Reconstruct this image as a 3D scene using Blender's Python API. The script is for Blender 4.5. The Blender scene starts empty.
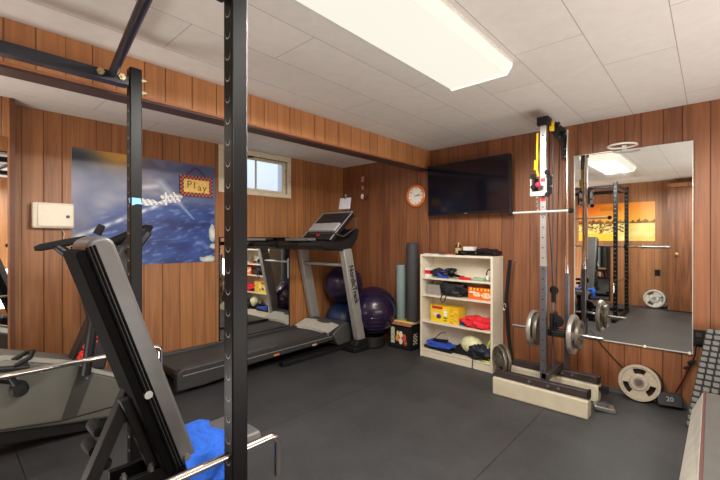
import bpy, bmesh, math, random
from mathutils import Vector, Matrix, noise
random.seed(7)
SC = bpy.context.scene
COL = SC.collection
PI = math.pi
V = Vector

# ------------------------------------------------------------------ measurements
CAM_H = 1.2187
XL, YB, YR, XR = -3.624, 3.64, -1.12, 1.25       # left, back, rear, right wall planes
H, HA = 2.187, 2.165                              # main ceiling, alcove ceiling
BX, BZ = -2.287, 1.982                            # soffit face and underside

# ------------------------------------------------------------------ materials
MATS = {}
def nt(name):
    m = bpy.data.materials.new(name); m.use_nodes = True
    t = m.node_tree; b = t.nodes['Principled BSDF']
    return m, t, b
def lin(c):
    return tuple((x/12.92 if x <= .04045 else ((x+.055)/1.055)**2.4) for x in [v/255 for v in c])
def mat(name, rgb, rough=.5, metal=0.0, var=.08, scale=30, bump=0.0, coat=0.0, emit=0.0, spec=.5):
    if name in MATS: return MATS[name]
    m, t, b = nt(name)
    c = lin(rgb)
    n = t.nodes.new('ShaderNodeTexNoise'); n.inputs['Scale'].default_value = scale; n.inputs['Detail'].default_value = 3
    co = t.nodes.new('ShaderNodeTexCoord'); t.links.new(co.outputs['Object'], n.inputs['Vector'])
    r = t.nodes.new('ShaderNodeValToRGB')
    r.color_ramp.elements[0].position = .3; r.color_ramp.elements[1].position = .7
    r.color_ramp.elements[0].color = tuple(x*(1-var) for x in c)+(1,)
    r.color_ramp.elements[1].color = tuple(min(1, x*(1+var)) for x in c)+(1,)
    t.links.new(n.outputs['Fac'], r.inputs['Fac']); t.links.new(r.outputs['Color'], b.inputs['Base Color'])
    b.inputs['Roughness'].default_value = rough; b.inputs['Metallic'].default_value = metal
    b.inputs['Coat Weight'].default_value = coat
    b.inputs['Specular IOR Level'].default_value = spec
    if emit:
        b.inputs['Emission Color'].default_value = c+(1,); b.inputs['Emission Strength'].default_value = emit
    if bump:
        bp = t.nodes.new('ShaderNodeBump'); bp.inputs['Strength'].default_value = bump; bp.inputs['Distance'].default_value = .002
        t.links.new(n.outputs['Fac'], bp.inputs['Height']); t.links.new(bp.outputs['Normal'], b.inputs['Normal'])
    MATS[name] = m
    return m

def ramp(t, stops, interp='LINEAR'):
    r = t.nodes.new('ShaderNodeValToRGB'); cr = r.color_ramp; cr.interpolation = interp
    cr.elements[0].position = stops[0][0]; cr.elements[0].color = stops[0][1]
    cr.elements[1].position = stops[-1][0]; cr.elements[1].color = stops[-1][1]
    for p, c in stops[1:-1]:
        e = cr.elements.new(p); e.color = c
    return r
def g(v): return (v, v, v, 1)

def panelling(name, axis, c1, c2, off=0.0, width=1.219):
    """vertical-groove wood panelling running along world axis (0 = x, 1 = y)"""
    m, t, b = nt(name)
    L = t.links.new
    geo = t.nodes.new('ShaderNodeNewGeometry')
    sep = t.nodes.new('ShaderNodeSeparateXYZ'); L(geo.outputs['Position'], sep.inputs[0])
    def math_(op, a, bb=None):
        n = t.nodes.new('ShaderNodeMath'); n.operation = op
        if hasattr(a, 'links'): L(a, n.inputs[0])
        else: n.inputs[0].default_value = a
        if bb is not None:
            if hasattr(bb, 'links'): L(bb, n.inputs[1])
            else: n.inputs[1].default_value = bb
        return n.outputs[0]
    u = math_('ADD', sep.outputs[axis], 20+off)
    uu = math_('DIVIDE', u, width)
    f = math_('FRACT', uu)
    fl = math_('FLOOR', uu)
    cuts = [0.0, .09, .175, .285, .375, .50, .625, .72, .82, .91]
    w = .0032
    st = []
    for c in cuts:
        if c == 0: st += [(0, g(0)), (w, g(1))]
        else: st += [(c-w, g(1)), (c, g(0)), (c+w, g(1))]
    st = st[:30]; st.append((1.0, g(1)))
    gr = ramp(t, st[:32]); L(f, gr.inputs['Fac'])
    tn = ramp(t, [(c, g(random.uniform(.15, .85))) for c in cuts] , 'CONSTANT'); L(f, tn.inputs['Fac'])
    # grain stretched vertically
    mp = t.nodes.new('ShaderNodeMapping'); mp.inputs['Scale'].default_value = (34, 34, 1.6)
    cmb = t.nodes.new('ShaderNodeCombineXYZ')
    sh = math_('MULTIPLY', tn.outputs['Color'], 3.7)
    L(math_('ADD', sep.outputs[0], 0), cmb.inputs[0]); L(math_('ADD', sep.outputs[1], 0), cmb.inputs[1])
    L(math_('ADD', sep.outputs[2], sh), cmb.inputs[2])
    L(cmb.outputs[0], mp.inputs['Vector'])
    n1 = t.nodes.new('ShaderNodeTexNoise'); n1.inputs['Scale'].default_value = 1; n1.inputs['Detail'].default_value = 6
    n1.inputs['Distortion'].default_value = 1.2; L(mp.outputs[0], n1.inputs['Vector'])
    mp2 = t.nodes.new('ShaderNodeMapping'); mp2.inputs['Scale'].default_value = (6, 6, .7)
    L(cmb.outputs[0], mp2.inputs['Vector'])
    n2 = t.nodes.new('ShaderNodeTexNoise'); n2.inputs['Scale'].default_value = 1; n2.inputs['Detail'].default_value = 2
    L(mp2.outputs[0], n2.inputs['Vector'])
    k = math_('ADD', math_('MULTIPLY', n1.outputs['Fac'], .55), math_('MULTIPLY', n2.outputs['Fac'], .35))
    k = math_('ADD', k, math_('MULTIPLY', tn.outputs['Color'], .16))
    wood = ramp(t, [(.34, lin(c1)+(1,)), (.52, tuple((a+bb)/2 for a, bb in zip(lin(c1), lin(c2)))+(1,)), (.72, lin(c2)+(1,))])
    L(k, wood.inputs['Fac'])
    mx = t.nodes.new('ShaderNodeMix'); mx.data_type = 'RGBA'; mx.blend_type = 'MULTIPLY'; mx.inputs[0].default_value = 1
    gm = t.nodes.new('ShaderNodeMapRange'); gm.inputs[3].default_value = .13; gm.inputs[4].default_value = 1
    L(gr.outputs['Color'], gm.inputs[0])
    L(wood.outputs['Color'], mx.inputs[6]); L(gm.outputs[0], mx.inputs[7]); L(mx.outputs[2], b.inputs['Base Color'])
    bp = t.nodes.new('ShaderNodeBump'); bp.inputs['Strength'].default_value = .6; bp.inputs['Distance'].default_value = .004
    L(gr.outputs['Color'], bp.inputs['Height']); L(bp.outputs['Normal'], b.inputs['Normal'])
    b.inputs['Roughness'].default_value = .42
    return m

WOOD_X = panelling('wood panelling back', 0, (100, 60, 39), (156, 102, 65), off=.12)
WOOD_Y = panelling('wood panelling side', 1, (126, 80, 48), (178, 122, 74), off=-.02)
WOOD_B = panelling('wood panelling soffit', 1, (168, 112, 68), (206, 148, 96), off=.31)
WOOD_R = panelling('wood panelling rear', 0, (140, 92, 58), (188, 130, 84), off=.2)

def swapped(t, geo, ou, ov):
    s = t.nodes.new('ShaderNodeSeparateXYZ'); c = t.nodes.new('ShaderNodeCombineXYZ')
    t.links.new(geo.outputs['Position'], s.inputs[0])
    for i, (ax, o) in enumerate(((1, ou), (0, ov))):
        n = t.nodes.new('ShaderNodeMath'); n.operation = 'ADD'; n.inputs[1].default_value = o
        t.links.new(s.outputs[ax], n.inputs[0]); t.links.new(n.outputs[0], c.inputs[i])
    return c
def ceiling_mat():
    m, t, b = nt('ceiling tiles'); L = t.links.new
    geo = t.nodes.new('ShaderNodeNewGeometry')
    mp = swapped(t, geo, 1.28*4+.06, 1.41+.32*10)
    br = t.nodes.new('ShaderNodeTexBrick'); br.offset = .35; br.inputs['Scale'].default_value = 1
    br.inputs['Brick Width'].default_value = 1.28; br.inputs['Row Height'].default_value = .32
    br.inputs['Mortar Size'].default_value = .0022; br.inputs['Mortar Smooth'].default_value = .3
    br.inputs['Color1'].default_value = lin((216, 211, 203))+(1,); br.inputs['Color2'].default_value = lin((222, 217, 209))+(1,)
    br.inputs['Mortar'].default_value = lin((160, 154, 146))+(1,)
    L(mp.outputs[0], br.inputs['Vector'])
    n = t.nodes.new('ShaderNodeTexNoise'); n.inputs['Scale'].default_value = 18; n.inputs['Detail'].default_value = 5
    L(geo.outputs['Position'], n.inputs['Vector'])
    mr = t.nodes.new('ShaderNodeMapRange'); mr.inputs[3].default_value = .9; mr.inputs[4].default_value = 1.06; L(n.outputs['Fac'], mr.inputs[0])
    mx = t.nodes.new('ShaderNodeMix'); mx.data_type = 'RGBA'; mx.blend_type = 'MULTIPLY'; mx.inputs[0].default_value = 1
    L(br.outputs['Color'], mx.inputs[6]); L(mr.outputs[0], mx.inputs[7]); L(mx.outputs[2], b.inputs['Base Color'])
    bp = t.nodes.new('ShaderNodeBump'); bp.inputs['Strength'].default_value = .25; bp.inputs['Distance'].default_value = .003
    L(n.outputs['Fac'], bp.inputs['Height']); L(bp.outputs['Normal'], b.inputs['Normal'])
    b.inputs['Roughness'].default_value = .75
    return m
def floor_mat():
    m, t, b = nt('black rubber floor'); L = t.links.new
    geo = t.nodes.new('ShaderNodeNewGeometry')
    mp = swapped(t, geo, 3.66-.3, .885+1.22*4)
    br = t.nodes.new('ShaderNodeTexBrick'); br.offset = 0; br.inputs['Scale'].default_value = 1
    br.inputs['Brick Width'].default_value = 3.66; br.inputs['Row Height'].default_value = 1.22
    br.inputs['Mortar Size'].default_value = .003; br.inputs['Mortar Smooth'].default_value = .2
    a, c = lin((60, 61, 63)), lin((57, 58, 60))
    br.inputs['Color1'].default_value = a+(1,); br.inputs['Color2'].default_value = c+(1,); br.inputs['Mortar'].default_value = lin((26, 26, 27))+(1,)
    L(mp.outputs[0], br.inputs['Vector'])
    n = t.nodes.new('ShaderNodeTexNoise'); n.inputs['Scale'].default_value = 2.2; n.inputs['Detail'].default_value = 8; n.inputs['Roughness'].default_value = .7
    L(geo.outputs['Position'], n.inputs['Vector'])
    mr = t.nodes.new('ShaderNodeMapRange'); mr.inputs[1].default_value = .3; mr.inputs[2].default_value = .7; mr.inputs[3].default_value = .72; mr.inputs[4].default_value = 1.3; L(n.outputs['Fac'], mr.inputs[0])
    mx = t.nodes.new('ShaderNodeMix'); mx.data_type = 'RGBA'; mx.blend_type = 'MULTIPLY'; mx.inputs[0].default_value = 1
    L(br.outputs['Color'], mx.inputs[6]); L(mr.outputs[0], mx.inputs[7])
    vo = t.nodes.new('ShaderNodeTexVoronoi'); vo.inputs['Scale'].default_value = 42; L(geo.outputs['Position'], vo.inputs['Vector'])
    sp = ramp(t, [(0, g(1)), (.06, g(1)), (.09, g(0)), (1, g(0))]); L(vo.outputs['Distance'], sp.inputs['Fac'])
    mx2 = t.nodes.new('ShaderNodeMix'); mx2.data_type = 'RGBA'; mx2.blend_type = 'ADD'
    mm = t.nodes.new('ShaderNodeMath'); mm.operation = 'MULTIPLY'; mm.inputs[1].default_value = .12; L(sp.outputs['Color'], mm.inputs[0])
    L(mm.outputs[0], mx2.inputs[0]); L(mx.outputs[2], mx2.inputs[6]); mx2.inputs[7].default_value = (1, 1, 1, 1)
    L(mx2.outputs[2], b.inputs['Base Color'])
    n3 = t.nodes.new('ShaderNodeTexNoise'); n3.inputs['Scale'].default_value = 160; n3.inputs['Detail'].default_value = 2; L(geo.outputs['Position'], n3.inputs['Vector'])
    bp = t.nodes.new('ShaderNodeBump'); bp.inputs['Strength'].default_value = .35; bp.inputs['Distance'].default_value = .002
    L(n3.outputs['Fac'], bp.inputs['Height']); L(bp.outputs['Normal'], b.inputs['Normal'])
    b.inputs['Roughness'].default_value = .55
    return m
CEIL, FLOOR = ceiling_mat(), floor_mat()

def vcol(name, rough=.5):
    if name in MATS: return MATS[name]
    m, t, b = nt(name)
    a = t.nodes.new('ShaderNodeVertexColor'); a.layer_name = 'Col'
    t.links.new(a.outputs['Color'], b.inputs['Base Color']); b.inputs['Roughness'].default_value = rough
    MATS[name] = m; return m

BLK = mat('black powder coat', (16, 16, 17), .42, 0, .1, 60, spec=.22)
BLKM = mat('matte black', (18, 18, 19), .6, spec=.35)
PLASTIC = mat('black plastic', (22, 22, 24), .42, spec=.4)
RUB = mat('black rubber', (20, 20, 21), .75, spec=.3)
VINYL = mat('black vinyl', (58, 58, 58), .36, 0, .1, 14, bump=.5)
VINYLD = mat('dark vinyl', (12, 12, 13), .85, 0, .1, 14, bump=.3, spec=.08)
CHROME = mat('chrome', (215, 213, 208), .14, 1, .03)
STEEL = mat('brushed steel', (170, 170, 168), .3, .9, .1, 40)
GREYSTEEL = mat('grey steel', (92, 90, 92), .42, .5, .12, 50)
IRON = mat('cast iron', (150, 145, 134), .45, .45, .15, 60, bump=.3)
IRONB = mat('beige cast iron', (176, 166, 146), .5, .25, .12, 60, bump=.3)
SILVER = mat('silver plastic', (158, 156, 150), .4, .35)
TMGREY = mat('charcoal plastic', (52, 52, 54), .45)
BELT = mat('treadmill belt', (62, 63, 65), .6, 0, .1, 120)
HOOD = mat('pale hood', (196, 194, 184), .45)
CREAM = mat('cream laminate', (226, 218, 196), .45, 0, .03)
BEIGE = mat('painted beige wood', (200, 192, 168), .5, 0, .06, 14)
WHITE = mat('white plastic', (232, 230, 222), .4)
RED = mat('red plastic', (214, 34, 38), .4)
REDCLOTH = mat('red cloth', (226, 44, 58), .8, 0, .15, 40, bump=.6)
YEL = mat('yellow strap', (236, 200, 20), .5)
BLUE = mat('blue plastic', (40, 78, 190), .45)
TOWEL = mat('blue terry towel', (34, 92, 196), .95, 0, .16, 140, bump=1.0)
PURPLE = mat('purple ball rubber', (32, 21, 50), .26, 0, .05, 8, coat=.3)
TEAL = mat('teal foam', (124, 144, 142), .7, 0, .06)
MATG = mat('dark grey foam', (62, 62, 64), .7, 0, .06)
ORANGE = mat('orange plastic', (230, 116, 34), .4)
SHROUD = mat('grey shroud', (92, 92, 84), .5, 0, .05, 6)
SHROUDL = mat('pale grey trim', (150, 148, 138), .5)
IVORY = mat('ivory enamel', (226, 216, 196), .45, 0, .03)
PAINTW = mat('window paint', (222, 212, 186), .5)
GOLD = mat('brass', (196, 160, 96), .3, .9)
CARD = mat('brown card', (168, 110, 76), .8)
PAPER = mat('white paper', (236, 232, 224), .7)
DKNAVY = mat('dark navy nylon', (30, 32, 46), .6, 0, .3, 30, bump=.6)
LIME = mat('lime rubber', (206, 220, 90), .5)
GREYBOX = mat('grey box', (150, 144, 136), .6)
def mirror_mat():
    m, t, b = nt('mirror silver'); b.inputs['Base Color'].default_value = (.86, .88, .87, 1); b.inputs['Metallic'].default_value = 1; b.inputs['Roughness'].default_value = .015
    return m
MIRROR = mirror_mat()
def glass_mat():
    m, t, b = nt('window glass'); b.inputs['Base Color'].default_value = (.9, .95, 1, 1); b.inputs['Transmission Weight'].default_value = 1; b.inputs['Roughness'].default_value = .12; b.inputs['IOR'].default_value = 1.1
    return m
GLASS = glass_mat()
def emis(name, rgb, s):
    m, t, b = nt(name); b.inputs['Base Color'].default_value = lin(rgb)+(1,); b.inputs['Emission Color'].default_value = lin(rgb)+(1,); b.inputs['Emission Strength'].default_value = s
    return m
DIFF = emis('lit diffuser', (255, 251, 236), .86)
DIFF.node_tree.nodes['Principled BSDF'].inputs['Base Color'].default_value = (.16, .155, .14, 1)
SKYGLOW = emis('daylight', (214, 224, 230), 1.0)
SCREEN = mat('tv glass', (10, 13, 24), .08, 0, .1, 3, spec=.5)

# ------------------------------------------------------------------ mesh builder
def frame(d):
    d = V(d).normalized(); a = V((0, 0, 1)) if abs(d.z) < .95 else V((1, 0, 0))
    x = a.cross(d).normalized(); y = d.cross(x); return x, y, d
def rotm(x=0, y=0, z=0):
    return Matrix.Rotation(z, 3, 'Z') @ Matrix.Rotation(y, 3, 'Y') @ Matrix.Rotation(x, 3, 'X')
class MB:
    def __init__(s): s.v = []; s.f = []; s.m = []; s.c = {}; s.mi = 0; s.sm = []
    def add(s, vs, fs, col=None):
        n = len(s.v); s.v += [V(p) for p in vs]
        for f in fs:
            if col is not None: s.c[len(s.f)] = col
            s.f.append([i+n for i in f]); s.m.append(s.mi)
        return s
    def box(s, c, d, R=None, col=None):
        c = V(c); R = R or Matrix.Identity(3); h = V(d)/2
        vs = [c+R@V((h.x*i, h.y*j, h.z*k)) for i in (-1, 1) for j in (-1, 1) for k in (-1, 1)]
        return s.add(vs, [(0, 1, 3, 2), (4, 6, 7, 5), (0, 4, 5, 1), (2, 3, 7, 6), (0, 2, 6, 4), (1, 5, 7, 3)], col)
    def bb(s, a, b, R=None, col=None):
        a, b = V(a), V(b); return s.box((a+b)/2, [abs(x) for x in (b-a)], R, col)
    def rbox(s, c, d, r=.01, n=3, R=None):
        """box with rounded vertical-plane corners in local x-z, plus chamfered front/back (along y)"""
        c = V(c); R = R or Matrix.Identity(3); hx, hy, hz = [q/2 for q in d]; r = min(r, hx, hz)
        def ring(y, ins):
            o = []
            for (sx, sz, a0) in ((1, 1, 0), (-1, 1, 90), (-1, -1, 180), (1, -1, 270)):
                for k in range(n+1):
                    a = math.radians(a0+90*k/n)
                    o.append(c+R@V((sx*(hx-r)+(r-ins)*math.cos(a), y, sz*(hz-r)+(r-ins)*math.sin(a))))
            return o
        e = min(r*.4, hy*.8)
        rs = [ring(-hy, e), ring(-hy+e, 0), ring(hy-e, 0), ring(hy, e)]; m = len(rs[0])
        vs = sum(rs, []); fs = [tuple(range(m))[::-1]]
        for q in range(3):
            for i in range(m): fs.append((q*m+i, q*m+(i+1) % m, (q+1)*m+(i+1) % m, (q+1)*m+i))
        fs.append(tuple(range(3*m, 4*m)))
        return s.add(vs, fs)
    def bar(s, a, b, w, h=None, up=(0, 0, 1)):
        """rectangular tube from a to b; w across, h along 'up'"""
        a, b = V(a), V(b); h = h or w; d = (b-a).normalized(); u = V(up); u = (u-d*u.dot(d))
        if u.length < 1e-4: u = V((1, 0, 0))-d*d.x
        u.normalize(); x = d.cross(u)
        vs = [p+x*(w/2*i)+u*(h/2*j) for p in (a, b) for i, j in ((-1, -1), (1, -1), (1, 1), (-1, 1))]
        return s.add(vs, [(3, 2, 1, 0), (4, 5, 6, 7), (0, 1, 5, 4), (1, 2, 6, 5), (2, 3, 7, 6), (3, 0, 4, 7)])
    def cyl(s, a, b, r, r2=None, n=20):
        a, b = V(a), V(b); r2 = r if r2 is None else r2; x, y, d = frame(b-a)
        vs = [p+x*(q*math.cos(2*PI*i/n))+y*(q*math.sin(2*PI*i/n)) for p, q in ((a, r), (b, r2)) for i in range(n)]
        fs = [(i, (i+1) % n, n+(i+1) % n, n+i) for i in range(n)]+[tuple(range(n))[::-1], tuple(range(n, 2*n))]
        return s.add(vs, fs)
    def tube(s, pts, r, n=12, close=False, rs=None):
        pts = [V(p) for p in pts]; k = len(pts); vs = []; prev = None
        for i, p in enumerate(pts):
            if close: d = pts[(i+1) % k]-pts[i-1]
            else: d = pts[min(i+1, k-1)]-pts[max(i-1, 0)]
            d.normalize()
            if prev is None: x, y, _ = frame(d)
            else:
                x = (prev-d*prev.dot(d)).normalized(); y = d.cross(x)
            prev = x; q = rs[i] if rs else r
            vs += [p+x*(q*math.cos(2*PI*j/n))+y*(q*math.sin(2*PI*j/n)) for j in range(n)]
        fs = []
        for i in range(k if close else k-1):
            a, b = i*n, ((i+1) % k)*n
            fs += [(a+j, a+(j+1) % n, b+(j+1) % n, b+j) for j in range(n)]
        if not close: fs += [tuple(range(n))[::-1], tuple(range((k-1)*n, k*n))]
        return s.add(vs, fs)
    def lathe(s, prof, c, axis=(0, 0, 1), n=32):
        x, y, d = frame(axis); c = V(c); k = len(prof)
        vs = [c+d*z+x*(r*math.cos(2*PI*i/n))+y*(r*math.sin(2*PI*i/n)) for r, z in prof for i in range(n)]
        fs = [(j*n+i, j*n+(i+1) % n, (j+1)*n+(i+1) % n, (j+1)*n+i) for j in range(k-1) for i in range(n)]
        if prof[0][0] > 1e-5: fs.append(tuple(range(n))[::-1])
        if prof[-1][0] > 1e-5: fs.append(tuple(range((k-1)*n, k*n)))
        return s.add(vs, fs)
    def prism(s, poly, axis, a0, a1):
        """poly: 2-D points in the two other axes (cyclic order), extruded along axis"""
        def P(p, a):
            if axis == 0: return (a, p[0], p[1])
            if axis == 1: return (p[0], a, p[1])
            return (p[0], p[1], a)
        n = len(poly); vs = [P(p, a0) for p in poly]+[P(p, a1) for p in poly]
        return s.add(vs, [tuple(range(n)), tuple(range(n, 2*n))[::-1]]+[(i, n+i, n+(i+1) % n, (i+1) % n) for i in range(n)])
    def sphere(s, c, r, n=20, sc=(1, 1, 1), R=None):
        c = V(c); R = R or Matrix.Identity(3); vs = []; m = n//2
        for j in range(1, m):
            for i in range(n):
                a, b = PI*j/m, 2*PI*i/n
                vs.append(c+R@V((r*sc[0]*math.sin(a)*math.cos(b), r*sc[1]*math.sin(a)*math.sin(b), r*sc[2]*math.cos(a))))
        t, bt = len(vs), len(vs)+1; vs += [c+R@V((0, 0, r*sc[2])), c+R@V((0, 0, -r*sc[2]))]
        fs = [(t, i, (i+1) % n) for i in range(n)]+[(bt, (m-2)*n+(i+1) % n, (m-2)*n+i) for i in range(n)]
        fs += [(j*n+i, (j+1)*n+i, (j+1)*n+(i+1) % n, j*n+(i+1) % n) for j in range(m-2) for i in range(n)]
        return s.add(vs, fs)
    def blob(s, c, d, seed=0, amp=.3, n=22, fr=3.0):
        k = len(s.v); s.sphere((0, 0, 0), 1, n)
        for i in range(k, len(s.v)):
            p = s.v[i]; q = p*(1+amp*noise.noise(p*fr+V((seed*7.1, seed*3.3, 1))))
            q.z = max(q.z, -.75)
            s.v[i] = V(c)+V((q.x*d[0]/2, q.y*d[1]/2, q.z*d[2]/2))
        return s
    def grid(s, o, u, v, nu, nv, fn):
        """flat printed grid; fn(a,b)->rgb with a,b in 0..1"""
        o, u, v = V(o), V(u), V(v); k = len(s.v)
        for j in range(nv+1):
            for i in range(nu+1): s.v.append(o+u*(i/nu)+v*(j/nv))
        for j in range(nv):
            for i in range(nu):
                s.c[len(s.f)] = fn((i+.5)/nu, (j+.5)/nv)
                a = k+j*(nu+1)+i; s.f.append([a, a+1, a+nu+2, a+nu+1]); s.m.append(s.mi)
        return s

def mul(a): return a
MW = {}
def thing(name, label, cat, loc=(0, 0, 0), rotz=0, group=None):
    o = bpy.data.objects.new(name, None); COL.objects.link(o); o.empty_display_size = .1
    o.location = loc; o.rotation_euler = (0, 0, rotz); MW[o] = Matrix.Translation(loc) @ Matrix.Rotation(rotz, 4, 'Z')
    o['label'] = label; o['category'] = cat
    if group: o['group'] = group
    return o
def part(name, mb, mats, parent=None, bevel=0.0, smooth=35, local=False, label=None, seg=2):
    me = bpy.data.meshes.new(name)
    W = MW.get(parent, Matrix.Identity(4)) if parent is not None else Matrix.Identity(4)
    org = Matrix.Identity(4)
    if parent is None and mb.v:
        xs = [p.x for p in mb.v]; ys = [p.y for p in mb.v]; zs = [p.z for p in mb.v]
        W = Matrix.Translation(((min(xs)+max(xs))/2, (min(ys)+max(ys))/2, min(zs))); org = W
    Wi = Matrix.Identity(4) if local else W.inverted()
    me.from_pydata([Wi@p for p in mb.v], [], mb.f)
    if not isinstance(mats, (list, tuple)): mats = [mats]
    for m in mats: me.materials.append(m)
    if mb.c:
        ca = me.color_attributes.new('Col', 'FLOAT_COLOR', 'CORNER')
        for p in me.polygons:
            c = mb.c.get(p.index, (200, 200, 200)); c = lin(c)+(1,)
            for li in p.loop_indices: ca.data[li].color = c
    for p in me.polygons: p.material_index = min(mb.m[p.index], len(mats)-1)
    bm = bmesh.new(); bm.from_mesh(me); bmesh.ops.recalc_face_normals(bm, faces=bm.faces); bm.to_mesh(me); bm.free()
    if smooth:
        for p in me.polygons: p.use_smooth = True
        me.set_sharp_from_angle(angle=math.radians(smooth))
    o = bpy.data.objects.new(name, me); COL.objects.link(o)
    if parent is not None: o.parent = parent; MW[o] = W
    else: o.matrix_world = org; MW[o] = org
    if bevel:
        b = o.modifiers.new('bevel', 'BEVEL'); b.width = bevel; b.segments = seg; b.limit_method = 'ANGLE'; b.angle_limit = math.radians(50)
    if label: o['label'] = label
    return o
def single(name, label, cat, mb, mats, group=None, **k):
    o = part(name, mb, mats, None, **k); o['label'] = label; o['category'] = cat
    if group: o['group'] = group
    return o
def struct(name, mb, mats, parent=None, **k):
    o = part(name, mb, mats, parent, **k)
    if parent is None: o['kind'] = 'structure'
    return o
def copy_tree(o, parent=None):
    c = o.copy(); COL.objects.link(c)
    if parent is not None: c.parent = parent
    MW[c] = MW.get(o)
    for ch in list(o.children): copy_tree(ch, c)
    return c
def text_mb(body, size, o, u, v, depth=.0015, font_off=0, bold=0, align='CENTER', squeeze=1.0):
    """flat lettering as a mesh: o = centre, u = reading direction, v = up of letters"""
    cu = bpy.data.curves.new('t', 'FONT'); cu.body = body; cu.size = size; cu.extrude = depth/2; cu.offset = bold; cu.resolution_u = 3
    cu.align_x = align; cu.align_y = 'CENTER'
    ob = bpy.data.objects.new('t', cu); COL.objects.link(ob)
    dg = bpy.context.evaluated_depsgraph_get(); me = bpy.data.meshes.new_from_object(ob.evaluated_get(dg))
    mb = MB(); u = V(u).normalized(); v = V(v).normalized(); w = u.cross(v)
    mb.add([V(o)+u*(p.co.x*squeeze)+v*p.co.y+w*p.co.z for p in me.vertices], [tuple(f.vertices) for f in me.polygons])
    bpy.data.objects.remove(ob); bpy.data.curves.remove(cu); bpy.data.meshes.remove(me)
    return mb

# ================================================================== SETTING
T = .08
struct('floor', MB().bb((XL-T, YR-T, -.06), (XR+T, YB+T, 0)), FLOOR, smooth=0)
struct('ceiling', MB().bb((BX, YR-T, H), (XR+T, YB+T, H+.06)), CEIL, smooth=0)
struct('ceiling_alcove', MB().bb((XL-T, YR-T, HA), (BX-.1, YB+T, HA+.06)), CEIL, smooth=0)
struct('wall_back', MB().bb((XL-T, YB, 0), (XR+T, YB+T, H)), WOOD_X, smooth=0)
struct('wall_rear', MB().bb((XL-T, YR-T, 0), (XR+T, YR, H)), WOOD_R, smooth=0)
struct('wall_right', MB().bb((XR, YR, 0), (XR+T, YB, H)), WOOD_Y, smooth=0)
# left wall with window opening
wy0, wy1, wz0, wz1 = 1.93, 2.72, 1.735, 2.105
w = MB()
w.bb((XL-T, YR, 0), (XL, wy0, HA)); w.bb((XL-T, wy1, 0), (XL, YB, HA)); w.bb((XL-T, wy0, 0), (XL, wy1, wz0)); w.bb((XL-T, wy0, wz1), (XL, wy1, HA))
struct('wall_left', w, WOOD_Y, smooth=0)
struct('wall_left_return', MB().bb((XL, YR, 0), (XL+.15, .345, HA)), WOOD_Y, smooth=0)
struct('trim_1', MB().bb((XL+.15, .325, 0), (XL+.156, .351, HA)), mat('dark corner trim', (92, 54, 32), .5), smooth=0)
# soffit (boxed beam)
s = MB(); s.bb((BX-.115, YR, BZ), (BX, YB, H))
sof = struct('wall_soffit', s, WOOD_B, smooth=0)
struct('trim_2', MB().bb((BX-.12, YR, BZ-.012), (BX-.004, YB, BZ)), mat('dark brown board', (66, 42, 34), .5, 0, .12, 6), smooth=0)
struct('trim_3', MB().bb((BX, YR, BZ), (BX+.007, YB, BZ+.012)), mat('soffit bead', (168, 108, 70), .5), smooth=0)
bs = MB(); bs.bb((-.75, YB-.012, 0), (XR, YB, .035))
struct('baseboard_back', bs, mat('grey vinyl base', (92, 88, 84), .6))
struct('baseboard_left', MB().bb((XL, .345, 0), (XL+.01, YB, .03)), mat('dark base', (70, 52, 40), .6))

# window in the left wall
wf = MB()
fo = .03
for a, b in (((wy0-.05, wz0-.045), (wy1+.05, wz0)), ((wy0-.05, wz1), (wy1+.05, HA-.002)), ((wy0-.05, wz0), (wy0, wz1)), ((wy1, wz0), (wy1+.05, wz1))):
    wf.bb((XL-T, a[0], a[1]), (XL+.012, b[0], b[1]))
win = struct('window_1', wf, PAINTW, bevel=.003)
sash = MB(); x0, x1 = XL-.06, XL-.03
sash.bb((x0, wy0, wz0), (x1, wy1, wz0+.03)); sash.bb((x0, wy0, wz1-.03), (x1, wy1, wz1)); sash.bb((x0, wy0, wz0+.03), (x1, wy0+.03, wz1-.03)); sash.bb((x0, wy1-.035, wz0+.03), (x1, wy1, wz1-.03))
sash.bb((x0, 2.33, wz0+.03), (x1-.005, 2.342, wz1-.03))
part('window_sash', sash, PAINTW, win, bevel=.002)
part('window_pane', MB().bb((XL-.05, wy0+.028, wz0+.028), (XL-.046, wy1-.03, wz1-.028)), GLASS, win, smooth=0)
lt = MB(); lt.cyl((XL-.03, 2.24, wz1-.012), (XL+.004, 2.24, wz1-.012), .008); lt.rbox((XL+.006, 2.25, wz1-.014), (.012, .05, .014), .004)
part('window_latch', lt, BLKM, win)
# daylight panel: the window well outside
wl = MB(); wl.bb((XL-.62, wy0-.3, wz0-.25), (XL-.6, wy1+.3, wz1+.35))
struct('window_well_wall', wl, SKYGLOW, smooth=0)

# door leaf in the rear of the room (seen in the wall mirror)
DY = YR+.24
dm, dt_, db = nt('dark oak door'); 
def wood_plain(name, c1, c2, sc=(20, 20, 1.2)):
    m, t, b = nt(name); L = t.links.new
    geo = t.nodes.new('ShaderNodeNewGeometry'); mp = t.nodes.new('ShaderNodeMapping'); mp.inputs['Scale'].default_value = sc
    L(geo.outputs['Position'], mp.inputs['Vector']); n = t.nodes.new('ShaderNodeTexNoise'); n.inputs['Scale'].default_value = 1; n.inputs['Detail'].default_value = 5; n.inputs['Distortion'].default_value = 1.5
    L(mp.outputs[0], n.inputs['Vector']); r = ramp(t, [(.35, lin(c1)+(1,)), (.65, lin(c2)+(1,))]); L(n.outputs['Fac'], r.inputs['Fac']); L(r.outputs['Color'], b.inputs['Base Color']); b.inputs['Roughness'].default_value = .4
    return m
DOORW = wood_plain('oak veneer door', (96, 58, 34), (140, 88, 54))
door = struct('door_1', MB().bb((-.61, DY-.036, .012), (.24, DY, 2.03)), DOORW, bevel=.002)
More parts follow.
